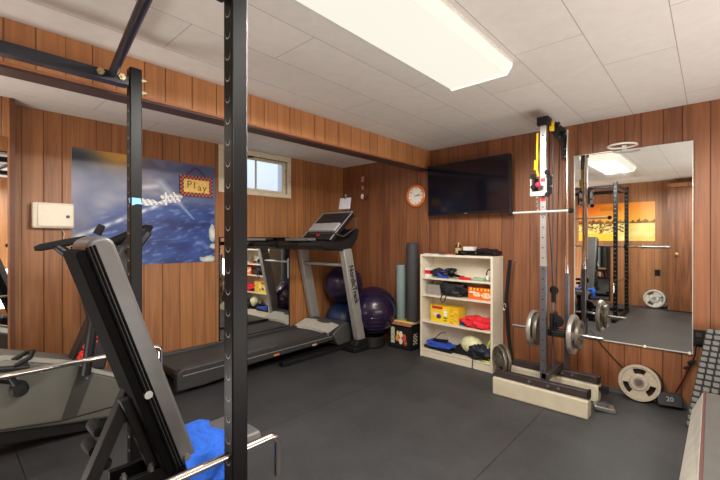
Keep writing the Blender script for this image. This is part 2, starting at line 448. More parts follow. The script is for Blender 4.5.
kn = MB(); kn.lathe([(.026, 0), (.026, .006), (.012, .01), (.011, .03), (.024, .042), (.028, .055), (.024, .066), (.0, .07)], (-.49, DY, .94), (0, 1, 0), 20)
part('door_knob', kn, GOLD, door)
struct('door_frame_1', MB().bb((.24, YR, 0), (.3, DY+.01, 2.1)).bb((-.61, YR, 2.035), (.3, DY+.01, 2.1)).bb((.3, YR, 0), (XR, DY-.01, H)), WOOD_R, smooth=0)

# ================================================================== LIGHTS
def fixture(x0, x1, y0, y1, label):
    t = thing('ceiling_light', label, 'ceiling light', ((x0+x1)/2, (y0+y1)/2, H))
    # wraparound diffuser: chamfered profile
    p = MB(); z0 = H-.068
    poly = [(x0+.004, H-.004), (x0+.004, H-.03), (x0+.03, z0), (x1-.03, z0), (x1-.004, H-.03), (x1-.004, H-.004)]
    p.prism(poly, 1, y0+.012, y1-.012); part('diffuser', p, DIFF, t, smooth=20)
    e = MB()
    for a, b in ((y0, y0+.012), (y1-.012, y1)):
        e = MB(); e.prism([(x0, H-.001), (x0, H-.033), (x0+.028, z0-.004), (x1-.028, z0-.004), (x1, H-.033), (x1, H-.001)], 1, a, b)
        part('end_cap', e, emis('glowing end cap '+str(x0), (255, 250, 232), .75), t)
    pn = MB(); pn.bb((x0-.004, y0, H-.014), (x0+.004, y1, H-.0005)); pn.bb((x1-.004, y0, H-.014), (x1+.004, y1, H-.0005))
    part('housing', pn, WHITE, t)
    return t
fixture(-1.19, -.80, .88, 2.10, 'long wraparound fluorescent ceiling light seen directly above the open floor')
fixture(-.17, .23, -.12, 1.1, 'second ceiling light, only a bright strip at the right edge of the wall mirror')
def area(name, loc, rot, sx, sy, e, col=(1, .96, .88)):
    l = bpy.data.lights.new(name, 'AREA'); l.shape = 'RECTANGLE'; l.size = sx; l.size_y = sy; l.energy = e; l.color = col
    o = bpy.data.objects.new(name, l); o.location = loc; o.rotation_euler = rot; COL.objects.link(o); return o
def spot(loc, e):
    l = bpy.data.lights.new('fluorescent_tube_light', 'SPOT'); l.energy = e; l.color = (1, .965, .90); l.spot_size = math.radians(178); l.spot_blend = .25; l.shadow_soft_size = 0
    o = bpy.data.objects.new('fluorescent_tube_light', l); o.location = loc; COL.objects.link(o)
for i in range(6):
    for xx in (-1.08, -.91): spot((xx, .98+i*.205, H-.08), 13)
for i in range(3):
    for xx in (-.06, .12): spot((xx, .05+i*.45, H-.08), 16)
area('added_bounce_fill', (-2.5, -.55, .06), (PI, 0, 0), .8, .7, 30, (1, .97, .93))  # added unseen fill at floor level, aimed up to brighten the left ceiling
area('added_alcove_fill', (-3.0, -.5, HA-.03), (0, 0, 0), .5, .7, 16, (1, .97, .92))  # added unseen fill, lifts the dark floor at the lower left
# added fill out of frame at the right, stands in for bounce onto the ceiling
area('added_bounce_fill', (.8, 1.7, .5), (0, math.radians(150), 0), 1.0, 2.6, 50, (1, .97, .93))
for q in ((.75, -.6, 1.95), (.9, .2, 1.9)):
    l = bpy.data.lights.new('added_fill_point', 'POINT'); l.energy = 7; l.color = (1, .97, .92); l.shadow_soft_size = 0
    o = bpy.data.objects.new('added_fill_point', l); o.location = q; COL.objects.link(o)  # added point fills out of view, no real bulbs hang here
wd = bpy.data.worlds.new('World'); SC.world = wd; wd.use_nodes = True
wd.node_tree.nodes['Background'].inputs[0].default_value = (.75, .85, 1, 1); wd.node_tree.nodes['Background'].inputs[1].default_value = .6

# ================================================================== PRINTS
def mixc(a, b, k):
    k = max(0, min(1, k)); return tuple(x+(y-x)*k for x, y in zip(a, b))
def nz(x, y, z=0.0): return noise.noise(V((x, y, z)))
def fbm(x, y, z=0): return nz(x, y, z)+.5*nz(2*x, 2*y, z+3)+.25*nz(4*x, 4*y, z+7)
def seg(px, py, ax, ay, bx, by):
    dx, dy = bx-ax, by-ay; t = max(0, min(1, ((px-ax)*dx+(py-ay)*dy)/(dx*dx+dy*dy))); return math.hypot(px-ax-dx*t, py-ay-dy*t), t
def space_fn(a, b):
    # a: left->right, b: bottom->top
    x, y = a*1.26, b
    c = mixc((132, 132, 150), (84, 92, 132), .5+1.1*fbm(x*2.6+4, y*4)+.5*(a-.3))
    c = mixc(c, (168, 168, 184), .55*max(0, fbm(x*3+9, y*5+x*2)+.1)*(1 if a < .6 else .5))
    # golden glow on the upper edge
    gl = math.exp(-((a-.26)/.16)**2-((b-1.03)/.14)**2); c = mixc(c, (214, 166, 84), gl*1.5)
    # dark bank at the upper left
    dk = math.exp(-((a-.02)/.16)**2-((b-.93)/.09)**2); c = mixc(c, (40, 52, 58), dk*.9)
    # blue ocean limb sweeping across the lower right
    limb = .40+.52*(a)**.8-.42*max(0, a-.45)*1.3 if a > .0 else .3
    k = (limb-b)*9
    sea = mixc((24, 42, 98), (52, 82, 150), .5+.8*fbm(x*3, y*7+2))
    wv = fbm(x*7+y*9, y*26-x*8, 5); sea = mixc(sea, (150, 170, 214), max(0, wv-.05)*.8)
    c2 = mixc(c, sea, k if a > .25 else k*(a/.25)*.9)
    # right hand haze
    if a > .6 and b > .6: c2 = mixc(c2, (84, 108, 150), .6*(a-.6)/.4)
    # bright limb line and light ray
    d, t = seg(a, b, .02, .25, .66, .63)
    d += .0
    c2 = mixc(c2, (226, 228, 234), max(0, 1-d/.028)*(.5+.5*math.sin(a*40+3)**2))
    d, t = seg(a, b, .56, .78, .82, .44)
    c2 = mixc(c2, (210, 224, 240), max(0, 1-d/(.008+.05*(1-t)))*.55)
    d, t = seg(a, b, .44, .72, .53, .74); c2 = mixc(c2, (220, 228, 240), max(0, 1-d/.035)*.7)
    # spacecraft: white panels on a boom
    for (p, q, r, s_, wd_) in ((.45, .56, .70, .62, .009), (.58, .645, .71, .665, .014), (.58, .60, .70, .635, .012), (.42, .60, .52, .585, .012), (.37, .545, .50, .60, .008), (.60, .69, .60, .57, .007), (.66, .69, .67, .60, .006)):
        d, t = seg(a, b, p, q, r, s_)
        if d < wd_*1.5: c2 = mixc((240, 240, 238), (150, 158, 176), .5+.5*math.sin(a*160+b*90) if d > wd_*.35 else 0)
    # pale land at the lower right
    for (cx, cy, rx, ry) in ((.94, .03, .07, .035), (.985, .16, .03, .03), (.98, .30, .03, .09)):
        e = ((a-cx)/rx)**2+((b-cy)/ry)**2+.5*fbm(x*16, y*16)
        if e < 1: c2 = mixc((214, 214, 202), (140, 156, 156), max(0, e))
    return c2
def savanna_fn(a, b):
    x = a*1.7; y = b
    c = mixc((250, 214, 92), (246, 150, 40), b*1.1)
    c = mixc(c, (236, 96, 34), math.exp(-((a-.05)/.25)**2-((b-1)/.35)**2))
    if b < .48: c = mixc((250, 232, 160), (244, 214, 110), .5+fbm(x*4, y*8))
    if .80 < b < .90 and .30 < a < .58 and int(a*110) % 3: return (206, 116, 34)
    tree = .5+.1*fbm(x*9, 3)+.05*nz(x*40, 1)
    if .46 < b < tree+.03: c = mixc((104, 70, 40), (160, 106, 50), .5+fbm(x*30, y*30))
    if a < .62:
        r = fbm(x*14, y*18, 8)
        if abs(b-.38-.14*nz(x*5, 2)) < .14 and r > .02: c = (112, 76, 38)
    if b < .2 and a < .5: c = mixc(c, (238, 200, 40), .7)
    return c
PRINT = vcol('printed gloss', .35); PRINTM = vcol('printed matte', .6)

# space poster on the left wall
t = thing('wall_poster', 'large blue space poster of a spacecraft above an ocean planet, on the left wall', 'poster', (XL, 1.27, 1.0))
p = MB(); p.grid((XL+.006, .69, 1.0), (0, 1.15, 0), (0, 0, .925), 210, 160, space_fn); part('print', p, PRINT, t, smooth=0)
part('backing', MB().bb((XL+.0005, .69, 1.0), (XL+.005, 1.84, 1.925)), PAPER, t, smooth=0)
# sign hung over the poster
t = thing('hanging_sign', 'small yellow Play sign with a red chequered border, hung over the blue poster', 'sign', (XL, 1.68, 1.6))
y0, y1, z0, z1 = 1.498, 1.808, 1.622, 1.812
xs = XL+.014
def sign_fn(a, b):
    bx, by = 18, 11; i, j = int(a*bx), int(b*by)
    if i in (0, 1, bx-1, bx-2) or j in (0, 1, by-1, by-2): return (52, 28, 44) if (i+j) % 2 else (196, 98, 70)
    return mixc((226, 186, 92), (238, 206, 120), .5+nz(a*9, b*9))
p = MB(); p.bb((xs, y0, z0), (xs+.008, y1, z1), col=(70, 34, 40)); part('board', p, PRINTM, t)
p = MB(); p.grid((xs+.0086, y0, z0), (0, y1-y0, 0), (0, 0, z1-z0), 54, 33, sign_fn); part('painted_face', p, PRINTM, t, smooth=0)
INK = mat('dark sign ink', (96, 62, 44), .6)
for ch, yy, zz in (('P', 1.582, 1.728), ('l', 1.632, 1.722), ('a', 1.680, 1.706), ('y', 1.728, 1.704)):
    part('letter', text_mb(ch, .092, (xs+.0095, yy, zz), (0, 1, 0), (0, 0, 1), .001), INK, t, smooth=0)
cd = MB(); cd.tube([(xs+.004, y0+.06, z1), (xs+.002, 1.648, z1+.085)], .004, 8); cd.tube([(xs+.002, 1.648, z1+.085), (xs+.004, y1-.06, z1)], .004, 8)
part('cord', cd, mat('red ribbon', (112, 32, 34), .7), t)
part('nail', MB().cyl((XL, 1.648, z1+.087), (XL+.02, 1.648, z1+.087), .004), STEEL, t)

# electrical box
t = thing('electrical_box', 'ivory wall box with a round knob, left of the blue poster', 'electrical box', (XL, .57, 1.3))
p = MB(); R90 = rotm(0, 0, PI/2)
p.rbox((XL+.03, .573, 1.392), (.245, .06, .185), .015, 4, R90); part('housing', p, IVORY, t)
p = MB(); p.rbox((XL+.064, .585, 1.392), (.212, .012, .165), .015, 4, R90); part('cover', p, IVORY, t)
p = MB(); p.lathe([(.012, 0), (.012, .006), (.006, .01), (.006, .016), (.0, .017)], (XL+.07, .655, 1.385), (1, 0, 0), 16); part('knob', p, GREYSTEEL, t)
p = MB(); p.tube([(XL+.004, .63, 1.3), (XL+.006, .645, 1.26), (XL+.006, .64, 1.22), (XL+.006, .66, 1.19)], .002, 6)
part('dangling_string', p, WHITE, t, label='thin white string')

# mirrors
def flat_mirror(name, label, a, b, nrm, edge=.004, tilt=0, backing=BLKM):
    a, b = V(a), V(b); c = (a+b)/2; t = thing(name, label, 'mirror', (c.x, c.y, min(a.z, b.z)))
    n = V(nrm); k = MB(); k.bb(a+n*.0005, b+n*.005); part('glass', k, [MIRROR], t, smooth=0)
    return t
mt = thing('wall_mirror', 'large frameless mirror on the back wall, reflecting the rack and orange poster', 'mirror', (-.478, YB, .40))
k = MB(); Rt = rotm(math.radians(.22), 0, math.radians(-.45)); k.box((-.478, YB-.012, 1.16), (.752, .006, 1.514), Rt); part('glass', k, MIRROR, mt, smooth=0)
k = MB(); ex = mat('mirror bevel edge', (196, 200, 186), .3, .3)
for sx in (-.857, -.1): k.box((sx, YB-.012, 1.16), (.006, .009, 1.522), Rt)
k.box((-.478, YB-.0095, 1.919), (.76, .009, .006), Rt); k.box((-.478, YB-.0155, .401), (.76, .009, .006), Rt); part('polished_edge', k, ex, mt)
for x in (-.375, -.115):
    part('mirror_clip', MB().rbox((x, YB-.018, .402), (.014, .016, .018), .004), WHITE, mt)
part('mirror_backing', MB().box((-.478, YB-.005, 1.16), (.74, .006, 1.5), Rt), BLKM, mt)
flat_mirror('wall_mirror', 'black-edged mirror on the left wall behind the treadmill arm', (XL, 1.89, .21), (XL, 2.745, 1.232), (1, 0, 0))
k = MB()
for a, b in (((XL+.0006, 1.883, .2), (XL+.009, 1.893, 1.24)), ((XL+.0006, 2.742, .2), (XL+.009, 2.752, 1.24)), ((XL+.0006, 1.893, 1.23), (XL+.009, 2.742, 1.24)), ((XL+.0006, 1.893, .2), (XL+.009, 2.742, .21))): k.bb(a, b)
part('frame', k, BLKM, bpy.data.objects['wall_mirror.001'])
flat_mirror('wall_mirror', 'tall narrow mirror cut off by the left edge of the photo', (XL+.15, -.35, .25), (XL+.15, .313, 1.9), (1, 0, 0))
mr = thing('wall_mirror', 'dark-framed low mirror below the orange poster, seen inside the big wall mirror', 'mirror', (-1.65, YR, .02))
part('glass', MB().bb((-1.9, YR+.0005, .06), (-1.48, YR+.006, 1.03)), MIRROR, mr, smooth=0)
k = MB()
for a, b in (((-1.92, YR+.0005, .04), (-1.9, YR+.014, 1.05)), ((-1.48, YR+.0005, .04), (-1.46, YR+.014, 1.05)), ((-1.9, YR+.0005, 1.03), (-1.48, YR+.014, 1.05)), ((-1.9, YR+.0005, .04), (-1.48, YR+.014, .06))): k.bb(a, b)
part('frame', k, BLKM, mr)
# orange poster on the rear wall
t = thing('wall_poster', 'orange savanna sunset poster with tree silhouettes, seen reflected in the wall mirror', 'poster', (-1.3, YR, 1.19))
p = MB(); p.grid((-.80, YR+.006, 1.15), (-1.18, 0, 0), (0, 0, .69), 120, 70, lambda a, b: savanna_fn(1-a, b)); part('print', p, PRINT, t, smooth=0)
part('backing', MB().bb((-1.98, YR+.0005, 1.15), (-.80, YR+.005, 1.84)), PAPER, t, smooth=0)

# thin hoop above the mirror
k = MB(); k.tube([(-.505+.092*math.cos(i*PI/16), YB-.125+.092*math.sin(i*PI/16), 1.93) for i in range(32)], .007, 8, True)
t = thing('metal_hoop', 'thin white metal hoop fixed above the top edge of the large wall mirror', 'hoop', (-.505, YB-.1, 1.92))
part('rim', k, WHITE, t); part('bracket', MB().bb((-.52, YB-.034, 1.924), (-.49, YB-.0005, 1.95)), WHITE, t)

# ================================================================== TV
TVC = V((-1.783, 3.484, 1.728)); yaw = -.065; tl = .028
Rtv = rotm(0, 0, yaw) @ rotm(tl, 0, 0)
t = thing('television', 'flat black wall television with a dark blank screen, beside the round clock', 'television', (-1.78, 3.55, 1.46))
W_, H_ = .90, .525
k = MB(); k.rbox(TVC+Rtv@V((0, .02, 0)), (W_, .04, H_), .008, 2, Rtv); part('bezel', k, mat('tv bezel', (20, 20, 24), .3), t)
k = MB(); k.box(TVC+Rtv@V((0, -.0005, .004)), (W_-.022, .003, H_-.034), Rtv); part('screen', k, SCREEN, t, smooth=0)
k = MB(); k.box(TVC+Rtv@V((0, .05, -.02)), (.5, .03, .3), Rtv); part('rear_casing', k, PLASTIC, t, bevel=.006)
k = MB(); k.box((-1.78, YB-.012, 1.74), (.2, .02, .3)); k.bar(TVC+V((.0, .07, 0)), (-1.78, YB-.02, 1.73), .05, .06); part('wall_mount', k, BLKM, t)
k = MB(); k.box(TVC+Rtv@V((.0, -.003, -H_/2+.008)), (.03, .003, .006), Rtv); part('status_lamp', k, SILVER, t)

# clock
cl = thing('wall_clock', 'round wall clock with an orange rim and white face, left of the television', 'clock', (-2.455, YB, 1.58))
c0 = V((-2.455, YB, 1.703))
k = MB(); k.lathe([(.118, 0), (.126, .012), (.124, .03), (.112, .038), (.1, .034), (.098, .02)], c0, (0, -1, 0), 40); part('rim', k, mat('orange clock rim', (214, 120, 52), .35), cl)
k = MB(); k.lathe([(.105, .0), (.103, .02), (.0, .021)], c0, (0, -1, 0), 40); part('face', k, mat('clock face', (238, 234, 222), .5), cl)
INKB = mat('black ink', (26, 24, 24), .5)
for i, s_ in enumerate(['12', '1', '2', '3', '4', '5', '6', '7', '8', '9', '10', '11']):
    a = i*PI/6; part('numeral', text_mb(s_, .026, c0+V((.082*math.sin(a), -.0225, .082*math.cos(a))), (1, 0, 0), (0, 0, 1), .001), INKB, cl, smooth=0)
for a, l, w_ in ((math.radians(74), .05, .006), (math.radians(84), .076, .004)):
    k = MB(); k.bar(c0+V((0, -.026, 0))-V((math.sin(a), 0, math.cos(a)))*.012, c0+V((math.sin(a)*l, -.026, math.cos(a)*l)), .0015, w_, (0, 0, 1)) ; part('hand', k, INKB, cl)

# ornament string
t = thing('hanging_ornament', 'string of three small ornaments hanging on the back wall near the corner', 'ornament', (-3.25, YB, 1.7))
k = MB(); k.tube([(-3.25, YB-.012, 2.03), (-3.25, YB-.015, 1.72)], .0025, 6); part('string', k, CARD, t)
k = MB(); k.sphere((-3.25, YB-.03, 1.99), .022, 14); k.cyl((-3.25, YB-.03, 1.985), (-3.25, YB-.03, 1.94), .008, .026); part('bell', k, mat('pale pink ceramic', (190, 150, 140), .4), t)
k = MB(); k.sphere((-3.25, YB-.03, 1.87), .026, 14, (.8, .8, 1.2)); part('bell', k, mat('tan ceramic', (176, 130, 104), .4), t)
k = MB(); k.sphere((-3.255, YB-.03, 1.755), .03, 14, (.8, .8, 1.2)); part('bell', k, WHITE, t)
k = MB(); k.sphere((-3.2, YB-.03, 1.735), .026, 14); part('tassel', k, mat('dark red felt', (120, 24, 36), .8), t)
#SPLIT
# ================================================================== POWER RACK
rk = thing('power_rack', 'black steel power rack with punched uprights in the left foreground', 'power rack', (-1.56, .02, 0))
def punched():
    m = mat('punched powder coat', (15, 15, 16), .42, 0, .1, 60, spec=.2); t = m.node_tree; L = t.links.new; b = t.nodes['Principled BSDF']
    def M(op, a, bb=None, c=None):
        n = t.nodes.new('ShaderNodeMath'); n.operation = op
        for i, q in enumerate((a, bb, c)):
            if q is None: continue
            if hasattr(q, 'links'): L(q, n.inputs[i])
            else: n.inputs[i].default_value = q
        return n.outputs[0]
    geo = t.nodes.new('ShaderNodeNewGeometry'); s = t.nodes.new('ShaderNodeSeparateXYZ'); L(geo.outputs['Position'], s.inputs[0])
    sn = t.nodes.new('ShaderNodeSeparateXYZ'); L(geo.outputs['True Normal'], sn.inputs[0])
    dz = M('MULTIPLY', M('SUBTRACT', M('FRACT', M('DIVIDE', s.outputs[2], .0645)), .5), .0645)
    dx = M('MINIMUM', M('ABSOLUTE', M('ADD', s.outputs[0], 1.08)), M('ABSOLUTE', M('ADD', s.outputs[0], 2.045)))
    r = M('SQRT', M('ADD', M('MULTIPLY', dx, dx), M('MULTIPLY', dz, dz)))
    face = M('GREATER_THAN', M('ABSOLUTE', sn.outputs[1]), .6)
    hole = M('MULTIPLY', M('LESS_THAN', r, .0118), face)
    # glint of light below each hole, painted into the base colour
    dz2 = M('ADD', dz, .0022); r2 = M('SQRT', M('ADD', M('MULTIPLY', dx, dx), M('MULTIPLY', dz2, dz2)))
    lip = M('MULTIPLY', M('LESS_THAN', r2, .0128), face)
    old = b.inputs['Base Color'].links[0].from_socket
    for f, c in ((lip, (.42, .40, .36, 1)), (hole, (.004, .004, .004, 1))):
        mx = t.nodes.new('ShaderNodeMix'); mx.data_type = 'RGBA'; L(f, mx.inputs[0]); L(old, mx.inputs[6]); mx.inputs[7].default_value = c; old = mx.outputs[2]
    L(old, b.inputs['Base Color']); return m
PUNCH = punched()
PX = (-1.08, -2.045); PF, PR = .617, -.27; PW = .052
HOLE = mat('hole shadow', (6, 6, 6), .9); RIMM = mat('hole edge glint', (120, 116, 108), .4, .6)  # hole shade and edge glint as flat colours
for x in PX:
    for y in (PF, PR):
        if x < -2 and y > 0: yy = .636
        else: yy = y
        k = MB(); k.box((x, yy, 1.016), (PW, PW, 2.032)); k.mi = 0
        post = part('upright', k, PUNCH, rk, bevel=.004)
for x in PX:
    yf = .617 if x > -2 else .636
    part('side_rail', MB().bb((x-.026, PR, 1.938), (x+.026, yf-.03, 1.986)), mat('blue black coat', (26, 30, 44), .35), rk, bevel=.003)
    part('base_rail', MB().bb((x-.026, PR-.1, .0), (x+.026, yf+.16, .05)), BLK, rk, bevel=.003)
part('rear_crossmember', MB().bb((PX[1], PR-.026, 1.94), (PX[0], PR+.026, 1.995)), BLK, rk, bevel=.003)
part('rear_crossmember', MB().bb((PX[1], PR-.026, .0), (PX[0], PR+.026, .05)), BLK, rk, bevel=.003)
k = MB(); k.tube([(-2.03, .54, 1.975), (-1.56, .475, 1.975), (-1.08, .41, 1.975)], .0185, 16); part('pull_up_bar', k, mat('blue black coat', (26, 30, 44), .35), rk)
for i, yy in enumerate((.49, .575)):
    k = MB(); k.cyl((-2.02, yy, 1.968), (-2.008, yy, 1.968), .016, n=6); k.cyl((-2.012, yy, 1.968), (-2.0, yy, 1.968), .007, n=12); part('bolt', k, mat('zinc bolt', (190, 176, 140), .35, .7), rk)
for zz in (1.99, 1.93):
    k = MB(); k.cyl((-2.045, .66, zz), (-2.045, .678, zz), .012, n=6); k.cyl((-2.045, .67, zz), (-2.045, .69, zz), .006, n=10); part('bolt', k, mat('zinc bolt', (190, 176, 140), .35, .7), rk)
for x, z, yf in ((PX[0], .562, .77), (PX[1], .682, .755)):
    k = MB(); pts = [(x, PR-.06, z), (x, 0, z), (x, yf-.03, z)]
    for i in range(1, 7):
        a = i*PI/12; pts.append((x, yf-.03+.03*math.sin(a), z-.03+.03*math.cos(a)))
    pts.append((x, yf, z-.135)); k.tube(pts, .0115, 16); part('safety_bar', k, CHROME, rk)
    k = MB(); k.rbox((x, PR-.035, z), (.06, .016, .06), .008); part('safety_bar_stop', k, BLK, rk)
k = MB(); k.prism([(.617, 1.415), (.655, 1.413), (.660, 1.385), (.64, 1.387), (.617, 1.378)], 0, -2.0186, -2.0178)
k.add([(-2.03, .6095, 1.388), (-2.0182, .6095, 1.388), (-2.0182, .6095, 1.415), (-2.045, .6095, 1.412)], [(0, 1, 2, 3)])
part('tape_tag', k, mat('pale blue tape', (120, 180, 226), .6), rk, smooth=0)
for x in PX:
    k = MB(); k.bb((x-.032, PR+.027, 1.03), (x+.032, PR+.033, 1.10)); k.bb((x-.025, PR+.03, 1.045), (x+.025, PR+.09, 1.055)); k.bb((x-.025, PR+.085, 1.045), (x+.025, PR+.093, 1.09)); part('bar_hook', k, BLK, rk, bevel=.002)
# racked barbell (seen in the mirror)
t = thing('barbell', 'long bare steel barbell racked on the power rack, seen in the wall mirror', 'barbell', (-1.45, PR+.06, 1.055))
yb = PR+.06; zb = 1.07
k = MB(); k.cyl((-2.16, yb, zb), (-.86, yb, zb), .014, n=16); part('shaft', k, CHROME, t)
for a, b in ((-2.5, -2.16), (-.86, -.52)):
    k = MB(); k.cyl((a, yb, zb), (b, yb, zb), .0245, n=20); part('sleeve', k, STEEL, t)
for a in (-2.16, -.86):
    k = MB(); k.cyl((a-.012, yb, zb), (a+.012, yb, zb), .033, n=20); part('collar', k, STEEL, t)

# ================================================================== WEIGHT BENCH
bn = thing('weight_bench', 'black incline weight bench with a steep back pad, inside the power rack', 'weight bench', (-1.5, .6, 0))
BL, BR = -1.55, -1.365
lo, hi = V((0, .604, .425)), V((0, .334, 1.228)); d = (hi-lo).normalized(); n_ = V((0, d.z, -d.y))
if n_.y < 0: n_ = -n_
th = .044
def padpoly(l0, l1, t0, t1, r=.03):
    pts = []
    L0, L1 = lo+d*l0, hi+d*l1
    for (base, sg, tt, a0) in ((L0, -1, t1, 0), (L0, -1, t0, 1), (L1, 1, t0, 2), (L1, 1, t1, 3)):
        c = base+n_*tt; inward = n_*(-1 if tt == t1 else 1)*r+d*(-sg)*r; cc = c+inward
        for q in range(5):
            a = q/4*PI/2
            if a0 == 0: v = n_*math.cos(a)*r-d*math.sin(a)*r
            elif a0 == 1: v = -n_*math.sin(a)*r-d*math.cos(a)*r
            elif a0 == 2: v = -n_*math.cos(a)*r+d*math.sin(a)*r
            else: v = n_*math.sin(a)*r+d*math.cos(a)*r
            p = cc+v; pts.append((p.y, p.z))
    return pts
k = MB(); k.prism(padpoly(0, 0, -.052, .028, .036), 0, BL, BR)
pad = part('back_pad', k, mat('bench vinyl', (84, 83, 82), .36, 0, .1, 14, bump=.6), bn, bevel=.012, seg=3)
k = MB()
for off in (-.047, -.037, -.027):
    for x in (BR+.002, BL-.002):
        k.tube([lo+n_*off+V((x, 0, 0))+d*.01, (lo+hi)/2+n_*off+V((x, 0, 0)), hi+n_*off+V((x, 0, 0))-d*.02], .004, 8)
part('piping', k, VINYLD, pad)
k = MB(); k.prism(padpoly(.01, -.025, -.078, -.045, .014), 0, BL-.003, BR-.004); part('back_board', k, VINYLD, bn, bevel=.004)
k = MB(); a = lo+V((-1.47, 0, 0))-n_*.09+d*.02; b = lo+V((-1.47, 0, 0))-n_*.09+d*.30; k.bar(a, b, .05, .03, n_); part('back_frame', k, BLKM, bn, bevel=.004)
for u in (.3, .02):
    q = lo+d*u; k = MB(); k.cyl((-1.44, q.y-.045, q.z), (-1.356+(.0), q.y-.045, q.z), .013, n=16) if u > .1 else k.cyl((-1.37, q.y-.01, q.z+.01), (-1.352, q.y-.01, q.z+.01), .011, n=16)
    part('bolt', k, STEEL, bn)
k = MB(); k.rbox((-1.49, .75, .402), (.25, .30, .06), .025, 4); part('seat', k, mat('seat vinyl', (84, 83, 82), .4, 0, .1, 14, bump=.3), bn, bevel=.012, seg=3)
k = MB(); k.bb((-1.53, .2, .32), (-1.47, .86, .368)); part('main_beam', k, BLK, bn, bevel=.004)
k = MB(); k.bar((-1.5, .45, .70), (-1.5, .17, .05), .05, .04, (0, 1, 0)); part('rear_leg', k, BLKM, bn, bevel=.004)
k = MB(); k.bb((-1.525, .80, .04), (-1.475, .85, .32)); part('front_leg', k, BLK, bn, bevel=.004)
for yy in (.17, .825):
    k = MB(); k.bb((-1.76, yy-.025, 0), (-1.24, yy+.025, .05)); part('foot', k, BLK, bn, bevel=.004)
k = MB(); k.bb((-1.46, .40, .36), (-1.44, .62, .41)); k.bb((-1.56, .40, .36), (-1.54, .62, .41)); part('hinge_plate', k, BLK, bn, bevel=.002)
for yy in (.415, .50):
    k = MB(); k.cyl((-1.445, yy, .41), (-1.445, yy, .428), .011, n=6); k.cyl((-1.445, yy, .42), (-1.445, yy, .438), .006, n=10); part('bolt', k, STEEL, bn)
for (yy, zz, x0, x1) in ((.375, .552, -1.66, -1.56), (.36, .491, -1.66, -1.56), (.385, .448, -1.62, -1.52)):
    k = MB(); k.lathe([(.0, 0), (.016, .002), (.021, .012), (.021, .085), (.016, .098), (.0, .10)], (x0, yy, zz), (1, 0, 0), 20); part('adjuster_peg', k, RUB, bn)
# towel
k = MB(); NX, NY = 30, 22; vs = []
for j in range(NY+1):
    for i in range(NX+1):
        u = i/NX*.40; v = .585+j/NY*.175+.012*math.sin(i*.5)+.012*nz(i*.15, j*.2)
        if u < .27: x = -1.625+u; z = .438+.018*abs(nz(i*.22, j*.2, 2))+.012*math.sin(PI*u/.27)
        else:
            q = u-.27; x = -1.352+.012*math.sin(q*60+j*.4)+.006; z = .436-q*.85+.006*nz(i*.3, j*.3)
            if q < .02: x = -1.356; z = .44
        vs.append((x, v, z))
fs = [(j*(NX+1)+i, j*(NX+1)+i+1, (j+1)*(NX+1)+i+1, (j+1)*(NX+1)+i) for j in range(NY) for i in range(NX)]
k.add(vs, fs); tw = single('towel', 'bright blue towel draped over the black bench seat', 'towel', k, TOWEL)
sm = tw.modifiers.new('solid', 'SOLIDIFY'); sm.thickness = .006; sm.offset = 1; tw.modifiers.new('sub', 'SUBSURF').levels = 1

# ================================================================== ELLIPTICAL
el = thing('elliptical_trainer', 'grey elliptical trainer with black swing handles, against the left wall', 'elliptical trainer', (-3.0, .5, 0))
k = MB(); k.prism([(-.35, .24), (-.35, .50), (-.1, .57), (.25, .565), (.584, .455), (.66, .39), (.84, .295), (1.0, .19), (1.06, .10), (.83, .055), (.55, .10), (.2, .17)], 0, -3.16, -2.85)
sh = part('shroud', k, SHROUD, el, bevel=.02, seg=3)
k = MB()
for a, b in (((-.1, .573), (.25, .568)), ((.25, .568), (.584, .458)), ((.584, .458), (.66, .393)), ((.66, .393), (.86, .293))):
    k.bar((-2.865, a[0], a[1]), (-2.865, b[0], b[1]), .04, .02)
part('shroud_trim', k, SHROUDL, sh)
k = MB(); k.prism([(.585, .45), (.655, .388), (.565, .14), (.49, .14)], 0, -2.856, -2.846); part('shroud_stripe', k, mat('dark stripe', (54, 54, 50), .5), sh)
k = MB(); k.tube([(-2.848, -.3, .30), (-2.847, .1, .20), (-2.847, .5, .14), (-2.848, .9, .14)], .004, 6); part('shroud_seam', k, BLKM, sh)
for yy, zz in ((.40, .455), (.62, .36)):
    part('screw', MB().cyl((-2.852, yy, zz), (-2.845, yy, zz), .006, n=10), STEEL, sh)
k = MB(); k.prism([(-.4, .04), (-.4, .24), (.2, .18), (.6, .10), (1.0, .06), (1.0, 0), (.75, 0), (.2, .085)], 0, -3.12, -2.875); part('base_frame', k, BLKM, el, bevel=.01)
for yy in (-.4, 1.02):
    part('foot', MB().bb((-3.28, yy-.04, 0), (-2.9, yy+.04, .05)), BLKM, el, bevel=.008)
k = MB(); k.prism([(.545, .41), (.74, .36), (.94, 1.15), (.85, 1.18)], 0, -3.08, -2.95); ms = part('mast', k, mat('mast black', (38, 36, 36), .45), el, bevel=.012)
ang = math.radians(65); u = V((0, math.cos(ang), math.sin(ang))); v = V((0, -math.sin(ang), math.cos(ang)))
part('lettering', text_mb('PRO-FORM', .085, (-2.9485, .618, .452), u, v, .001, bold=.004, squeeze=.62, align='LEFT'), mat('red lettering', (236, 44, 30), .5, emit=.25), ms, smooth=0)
k = MB(); k.rbox((-3.0, .93, 1.20), (.3, .05, .2), .03, 4, rotm(math.radians(-35))); part('console', k, PLASTIC, el)
